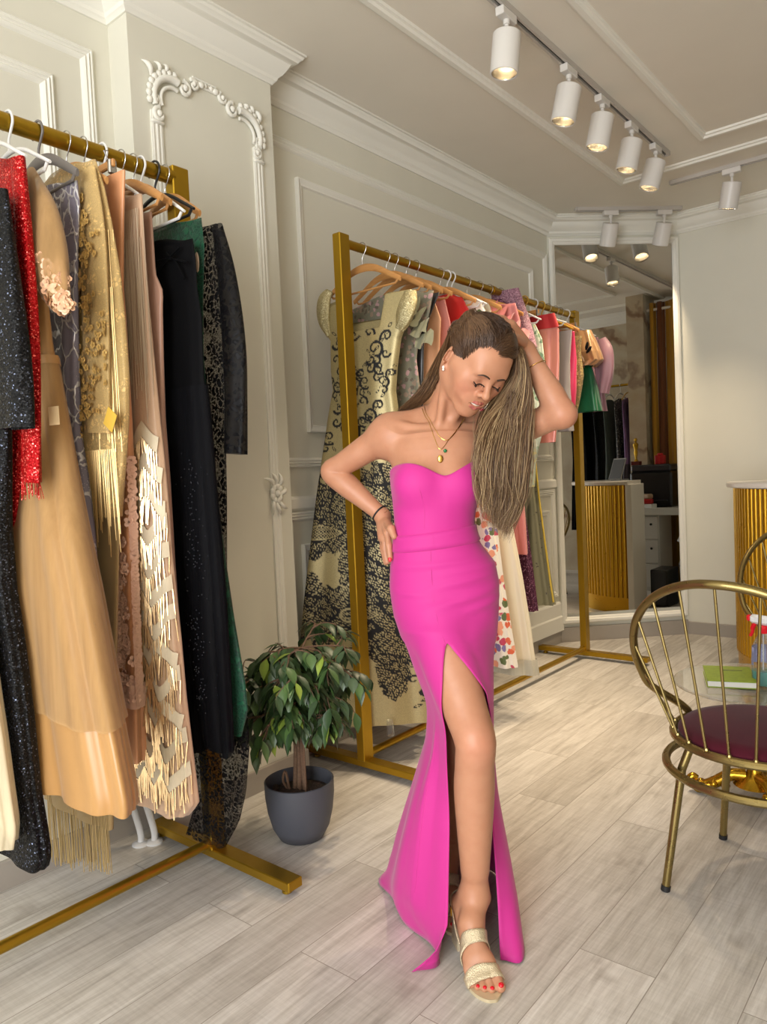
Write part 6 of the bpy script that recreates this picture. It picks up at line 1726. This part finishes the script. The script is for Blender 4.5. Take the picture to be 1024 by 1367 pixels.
# tracery: rounded cells, seed chains and big almond leaves
def cells(s_):
    X_, Y_ = uu*s_, z*s_; ix, iy = np.floor(X_), np.floor(Y_); best = np.full(u.shape, 9.0)
    for ox in (-1, 0, 1):
        for oy in (-1, 0, 1):
            jx, jy = ix+ox, iy+oy; px_ = jx+.5+.38*np.sin(jx*12.9+jy*78.2); py_ = jy+.5+.38*np.sin(jx*39.3+jy*11.1); best = np.minimum(best, np.hypot(X_-px_, Y_-py_))
    return best
c1_, c2_ = cells(110), cells(64)
dens = vnoise(uu+1, z+2, 24)
gold_in = ((c1_ < .34) & (dens > .05)) | ((np.abs(c2_-.33) < .07) & (dens <= -.12))
for cx, cz, sg in ((.02, .66, 1), (-.13, 1.02, 1), (.22, 1.05, -1), (-.24, .66, 1), (.0, 1.20, 1)):
    dx, dz = (uu-cx), (z-cz); lf_ = (dx/.075)**2+(dz/(.030*(1-.5*np.clip(dx*sg/.075, -1, 1))))**2
    ring_ = (lf_ < 1) & (lf_ > .74); mesh_ = (lf_ <= .74) & ((np.abs(np.sin((dx+dz)*260)) > .45) & (np.abs(np.sin((dx-dz)*260)) > .45)); gold_in = np.where(lf_ < 1.15, ring_ | mesh_, gold_in)
blk = np.where(z < 1.33, inm & ~gold_in, black > 0)
for sx in (-1, 1):
    for cz in (1.26, .54, .30): sprig(sx*.19+.05, cz, .9, sx)
blk = blk | ((black > 0) & ~inm & (z < 1.33))
gold_c = np.array(lin(184, 168, 122)[:3]); blk_c = np.array(lin(24, 23, 26)[:3])
colb = np.where(blk[:, :, None], blk_c, gold_c)
s_ = NT('gold_black_brocade'); a_ = s_.n('ShaderNodeAttribute', attribute_name='col'); v_ = s_.coord(); nz_b = s_.noise(v_, 420, 3); lum = s_.n('ShaderNodeRGBToBW'); s_.l(a_.outputs['Color'], lum.inputs[0])
isg = s_.ramp(lum.outputs[0], [(.05, (0, 0, 0)), (.2, (1, 1, 1))])
s_.set(Base_Color=s_.mix(.55, a_.outputs['Color'], s_.ramp(nz_b.outputs[0], [(.32, (.55, .55, .52)), (.55, (1, 1, 1)), (.72, (1.5, 1.45, 1.3))]), 'MULTIPLY'), Metallic=s_.math('MULTIPLY', isg, .45), Roughness=s_.ramp(isg, [(0, (.75,)*3), (1, (.42,)*3)]))
s_.bump(nz_b.outputs[0], .25, .001); M_BROC = s_.m
# neckline: front dips between the cap sleeves
zn = np.where(np.sin(g.th) < 0, 1.885, 1.93)[None, :]+np.clip((np.abs(g.P[:, :, 0]-X2-.01)-.085)/.05, 0, 1)*.25
g.P[:, :, 2] = np.minimum(g.P[:, :, 2], zn)
g.shell('brocade_cloth', M_BROC, col=colb)
GLD = m_sequin('gold_lame', (176, 162, 118), (230, 220, 180), 700, .5, .35, .8)
for pts, rad in ((((548, 388, 2.49), (545, 405, 2.48), (539, 425, 2.47), (533, 440, 2.47)), [.030, .044, .040, .020]), (((440, 388, 2.44), (433, 402, 2.43), (433, 425, 2.43), (440, 448, 2.43)), [.020, .036, .036, .014])):
    g.sleeve(pts, rad, GLD, 'cap_sleeve', flat=.5)
for px, py in ((460, 962), (521, 970)):
    q = PY(px, py, 2.43); b = MB(); b.lathe([(.013, .03), (.016, .0), (.016, -.035), (.014, -.040), (.001, -.040)], tuple(q), 14); g.part(b, 'hem_weight_bag', M_CPL)
hang2(2.475, 'wood', 'wooden hanger with the gold and black brocade gown', half=.205)

hd2 = 'dress'
SAGE = m_print('grey_sage_floral', (120, 118, 100), [(96, 84, 72), (176, 140, 140), (120, 116, 96), (150, 128, 110)], 45, .5)
g = Garment('dress', 'sage grey dress with ruffled shoulder behind the brocade gown', 'dress', G2, X2, 2.64, [(580, 388), (573, 425), (560, 445), (557, 480), (562, 520), (563, 600), (572, 800), (578, 930)], mat=SAGE, folds=(6, .008), seed=21)
RUF = m_satin('sage_ruffle', (124, 124, 100), .4)
b = MB()
for k in range(4):
    c0 = PY(552+6*k, 400+14*k, 2.60); rows = []
    for i in range(4):
        rows.append([c0+np.array([.05*(t_-.5)*1.6, -.012*i-.010*sin(9*t_+k*2+i), -.022*i+.010*sin(7*t_+k)]) for t_ in np.linspace(0, 1, 22)])
    b.grid(rows)
g.part(b, 'shoulder_ruffle', RUF, smooth=180)
hang2(2.64, 'wood', 'wooden hanger with the sage ruffled dress')
BKS = m_satin('black_satin', (26, 26, 30), .3)
g = Garment('dress', 'black satin dress beside the sage ruffled dress', 'dress', G2, X2, 2.71, [(588, 390), (574, 425), (567, 460), (566, 540), (572, 700), (580, 900)], mat=BKS, folds=(6, .008), seed=22)
hang2(2.70, 'wood', 'wooden hanger with the black satin dress')
g = Garment('dress', 'peach satin dress behind the black satin dress', 'dress', G2, X2, 2.785, [(578, 392), (590, 425), (588, 470), (592, 540), (600, 700), (610, 880)], mat=m_satin('apricot_satin', (214, 158, 118), .42), folds=(6, .009), seed=23, lift=.02)
hang2(2.785, 'wood', 'wooden hanger with the peach satin dress')
g = Garment('dress', 'dusty pink textured dress left of the red dress', 'dress', G2, X2, 2.87, [(594, 396), (602, 430), (605, 480), (602, 560), (610, 700), (625, 880)], mat=m_cloth('dusty_pink_crepe', (212, 138, 128), .7, .3, 180, .5), folds=(6, .008), seed=24, lift=.02)
hang2(2.86, 'wood', 'wooden hanger with the dusty pink dress')
g = Garment('dress', 'bright red satin dress hanging above her head', 'dress', G2, X2, 3.06, [(618, 396), (628, 415), (627, 450), (625, 520), (632, 700), (645, 870)], mat=m_satin('red_satin', (206, 30, 26), .4), folds=(6, .008), seed=25, lift=.025)
hang2(3.06, 'wood', 'wooden hanger with the red satin dress, white hooks on either side')
hang2(3.12, 'white', 'white plastic hanger beside the red satin dress')
FLO = m_print('rose_print', (232, 224, 212), [(214, 96, 60), (226, 150, 120), (90, 104, 60), (190, 60, 90), (120, 110, 160)], 26, .52)
g = Garment('dress', 'white dress printed with orange roses and leaves, hem beside her knee', 'dress', G2, X2, 3.16, [(645, 402), (655, 430), (652, 500), (655, 620), (662, 700), (672, 780), (682, 840), (691, 892)], mat=FLO, folds=(7, .012), seed=26)
hang2(3.16, 'white', 'white hanger with the rose printed dress')
IVO = m_satin('ivory_satin', (226, 214, 188), .42)
g = Garment('dress', 'long ivory satin gown with sheer hem on the back rack', 'gown', G2, X2, 3.30, [(655, 404), (664, 440), (664, 560), (675, 650), (687, 715), (697, 770), (706, 830), (712, 880), (715, 902)], mat=IVO, folds=(5, .012), seed=27)
g.shell('sheer_hem', m_tulle('grey_organza', (188, 186, 172), .6), z0=g.zb-.1, z1=g.zb+.10, off=.010, drop=-.035)
hang2(3.30, 'wood', 'wooden hanger with the long ivory gown')
ROSE = m_satin('rose_taffeta', (206, 122, 118), .42)
g = Garment('dress', 'rose pink taffeta dress with gathered bodice behind her hand', 'dress', G2, X2, 3.42, [(690, 404), (697, 430), (695, 470), (693, 540), (698, 640), (704, 740)], mat=ROSE, folds=(8, .014), seed=28, lift=.02)
b = MB()
for k in range(5):
    c0 = PY(655+10*k, 402+10*k, 3.37); rows = []
    for i in range(4): rows.append([c0+np.array([.05*(t_-.5)*2, -.014*i-.012*sin(8*t_+k*2+i), -.024*i+.012*sin(6*t_+k)]) for t_ in np.linspace(0, 1, 22)])
    b.grid(rows)
g.part(b, 'gathered_ruffles', ROSE, smooth=180)
hang2(3.42, 'wood', 'wooden hanger with the rose pink taffeta dress')
PLS = m_sequin('plum_sequins', (92, 50, 74), (190, 140, 170), 260, .4, .3, .93)
g = Garment('dress', 'long plum sequin gown between the ivory gown and the sage net gown', 'gown', G2, X2, 3.54, [(680, 404), (688, 460), (690, 560), (696, 650), (705, 710), (712, 765), (718, 816)], mat=PLS, folds=(7, .012), seed=29)
hang2(3.52, 'wood', 'wooden hanger with the long plum sequin gown')
TWD = m_print('plum_tweed', (116, 70, 92), [(196, 150, 164), (80, 44, 62), (150, 100, 120), (210, 170, 180)], 210, .6, .7)
g = Garment('skirt', 'plum tweed skirt clipped to a wooden hanger, black lining below', 'skirt', G2, X2, 3.64, [(693, 384), (700, 405), (708, 432), (716, 463)], left=[(655, 392), (660, 430), (665, 466)], mat=TWD, folds=(4, .005), seed=30, open_top=True, t=.04)
g.shell('lining', BKC, z0=g.zb, z1=g.zb+.07, off=-.004, drop=-.045)
hang2(3.64, 'clip', 'wooden clip hanger with the plum tweed skirt', half=.15)
MIN = m_print('mint_leaf_print', (196, 208, 186), [(110, 142, 110), (214, 220, 200), (150, 176, 140), (226, 220, 150)], 34, .45)
g = Garment('dress', 'mint green leafy ruffled dress beside her raised forearm', 'dress', G2, X2, 3.73, [(715, 430), (725, 452), (728, 485), (720, 520), (726, 575), (716, 615), (712, 650)], mat=MIN, folds=(9, .016), seed=31)
hang2(3.72, 'white', 'white hanger with the mint ruffled dress')
g = Garment('dress', 'shiny rose satin dress with a red waistband at the top', 'dress', G2, X2, 3.84, [(741, 418), (748, 440), (748, 480), (746, 530), (742, 590)], mat=m_satin('pink_satin', (204, 128, 116), .24, .15), folds=(6, .014), seed=32, open_top=True)
g.shell('red_waistband', m_cloth('red_band', (170, 20, 28), .5), z0=g.zt-.085, z1=g.zt+.01, off=.006)
hang2(3.84, 'clip', 'wooden clip hanger with the rose satin dress', half=.16)
SGT = m_print('dotted_sage_net', (128, 126, 100), [(70, 64, 56), (128, 126, 100), (128, 126, 100), (110, 108, 86)], 42, .24)
g = Garment('dress', 'sage net gown with dark dots and a yellow edge, in front of the mirror side', 'gown', G2, X2, 3.92, [(745, 425), (742, 500), (725, 560), (714, 600), (720, 660), (728, 720), (735, 770), (741, 808)], mat=SGT, folds=(6, .010), seed=33)
b = MB(); b.tube(crom([g.at(-1.80-.0*k, z_, -1, .004)[0] for k, z_ in enumerate(np.linspace(1.3, g.zb+.02, 14))], 40), .006, 6); g.part(b, 'yellow_edging', plain('yellow_braid', (206, 178, 70), .6))
hang2(3.91, 'yellow', 'yellow hanger with the dotted sage gown')
g = Garment('trousers', 'grey trousers folded over a hanger on the back rack', 'trousers', G2, X2, 4.03, [(764, 440), (761, 480), (761, 520), (764, 560), (766, 575)], left=[(744, 440), (742, 500), (745, 575)], mat=m_cloth('grey_suiting', (140, 134, 134), .7), folds=(3, .004), seed=34, open_top=True, t=.03)
hang2(4.03, 'white', 'white hanger with the grey trousers', drop=.06)
g = Garment('dress', 'fuchsia dress peeping out beside the grey trousers', 'dress', G2, X2, 4.12, [(768, 442), (771, 480), (770, 520), (767, 555)], mat=m_satin('fuchsia_satin', (206, 30, 86), .45), folds=(5, .008), seed=35)
hang2(4.12, 'yellow', 'yellow hanger with the fuchsia dress')
g = Garment('dress', 'short gold lace dress right of the fuchsia dress', 'dress', G2, X2, 4.20, [(778, 448), (776, 470), (779, 500), (774, 530), (770, 552)], mat=m_lace('antique_gold_lace', (176, 150, 90), .9, 60, .5, .45, (120, 98, 56)), folds=(5, .008), seed=36)
hang2(4.20, 'wood', 'wooden hanger with the short gold lace dress')
g = Garment('blouse', 'bronze satin blouse with puffed hem and black bow', 'blouse', G2, X2, 4.30, [(790, 440), (797, 455), (803, 470), (806, 480), (795, 488)], left=[(765, 445), (768, 470), (772, 485)], mat=m_satin('bronze_satin', (166, 124, 80), .3, .2), folds=(6, .012), seed=37, t=.06)
b = MB(); q = PY(788, 461, 4.24)
for sx in (-1, 1):
    b.ball(tuple(q+np.array([-.012+.006*sx, -.008, -.012*sx-.014])), (.010, .007, .026), 10, rot=Matrix.Rotation(.5+sx*.25, 3, 'Y')); g.part(b, 'black_bow', BKC)
hang2(4.30, 'wood', 'wooden hanger with the bronze satin blouse', half=.17)
g = Garment('skirt', 'short emerald green satin skirt near the far end of the back rack', 'skirt', G2, X2, 4.36, [(786, 478), (793, 495), (799, 520), (804, 548)], left=[(772, 480), (768, 520), (765, 553)], mat=m_satin('emerald_satin', (14, 92, 56), .34), folds=(4, .008), seed=38, open_top=True, t=.04)
hang2(4.37, 'clip', 'wooden clip hanger with the short emerald skirt', half=.14, gz=.0)
g = Garment('blouse', 'mauve blouse with flared sleeve, last on the back rack', 'blouse', G2, X2, 4.45, [(800, 450), (804, 480), (806, 520), (808, 548)], left=[(775, 455), (778, 500), (785, 548)], mat=m_satin('mauve_satin', (150, 108, 118), .5), folds=(5, .012), seed=39, t=.04)
g.sleeve([(803, 453, 4.44), (808, 470, 4.42), (810, 495, 4.42), (806, 525, 4.42)], [.03, .05, .045, .03], D.materials['mauve_satin'], flat=.6)
hang2(4.46, 'white', 'white hanger with the mauve blouse', half=.19)

# ------------------------------------------------------------------ RAIL BY THE MARBLE WALL, seen in the mirror
X3 = .82; G3 = 'dark garments on the marble wall rail'
t = tag(empty('clothes_rail', (X3, 4.0, 0)), 'gold clothes rail by the marble wall, seen in the mirror', 'clothes rail')
BARZ_ = BARZ; BARZ = 2.16
b = MB(); b.tube([(0, -.75, 2.16), (0, .34, 2.16)], .013, 14); b.build('hanging_bar', M_GOLD, t)
for yy in (-.75, .34):
    b = MB(); b.tube([(0, yy, 0), (0, yy, 2.175)], .015, 12); b.build('post', M_GOLD, t)
    b = MB(); b.box((0, yy, .0125), (.36, .04, .025), bev=.003); b.build('foot', M_GOLD, t, smooth=0)
specs = [(3.60, 'black coat farthest left on the marble wall rail, seen in the mirror', BKC, .55, .035), (3.74, 'long black gown on the marble wall rail, seen in the mirror', BKC, .25, .045), (3.875, 'black beaded gown on the marble wall rail, seen in the mirror', SEQK, .3, .035), (4.00, 'dark grey green coat on the marble wall rail, seen in the mirror', m_cloth('slate_green_wool', (62, 72, 68), .8), .45, .05),
         (4.125, 'black and white patterned dress on the rail, seen in the mirror', m_print('black_white_print', (28, 27, 28), [(190, 186, 178), (28, 27, 28), (150, 146, 140), (28, 27, 28)], 60, .4), .62, .03), (4.215, 'lilac dress with dark lower part on the rail, seen in the mirror', m_cloth('lilac_crepe', (120, 88, 136), .6), 1.0, .03), (4.29, 'black dress at the column end of the rail, seen in the mirror', BKC, .5, .035)]
for i, (y, lb, mt, zb, tt) in enumerate(specs):
    rr3 = [(1.98, X3+.19, y), (1.90, X3+.20, y), (1.6, X3+.15, y), (1.35, X3+.13, y), ((zb+1.35)/2, X3+.17, y), (zb, X3+.21, y)]
    ll3 = [(z_, 2*X3-x_, y) for z_, x_, y_ in rr3]
    g = Garment('dress', lb, 'dress', G3, X3, y, {'r': rr3}, left={'r': ll3}, mat=mt, folds=(6, .009), seed=50+i, t=tt, nth=64, nz=40)
    if i == 5: g.shell('dark_skirt', m_cloth('dark_plum_crepe', (44, 32, 48), .6), z0=.3, z1=1.3, off=.006)
    hanger(X3, y, ['black', 'wood', 'black', 'white', 'white', 'yellow', 'wood'][i], 'hanger with the '+lb.split(' on ')[0].split(',')[0].split(' at ')[0].split(' farthest')[0]+', seen in the mirror', bar_r=.014)
BARZ = BARZ_
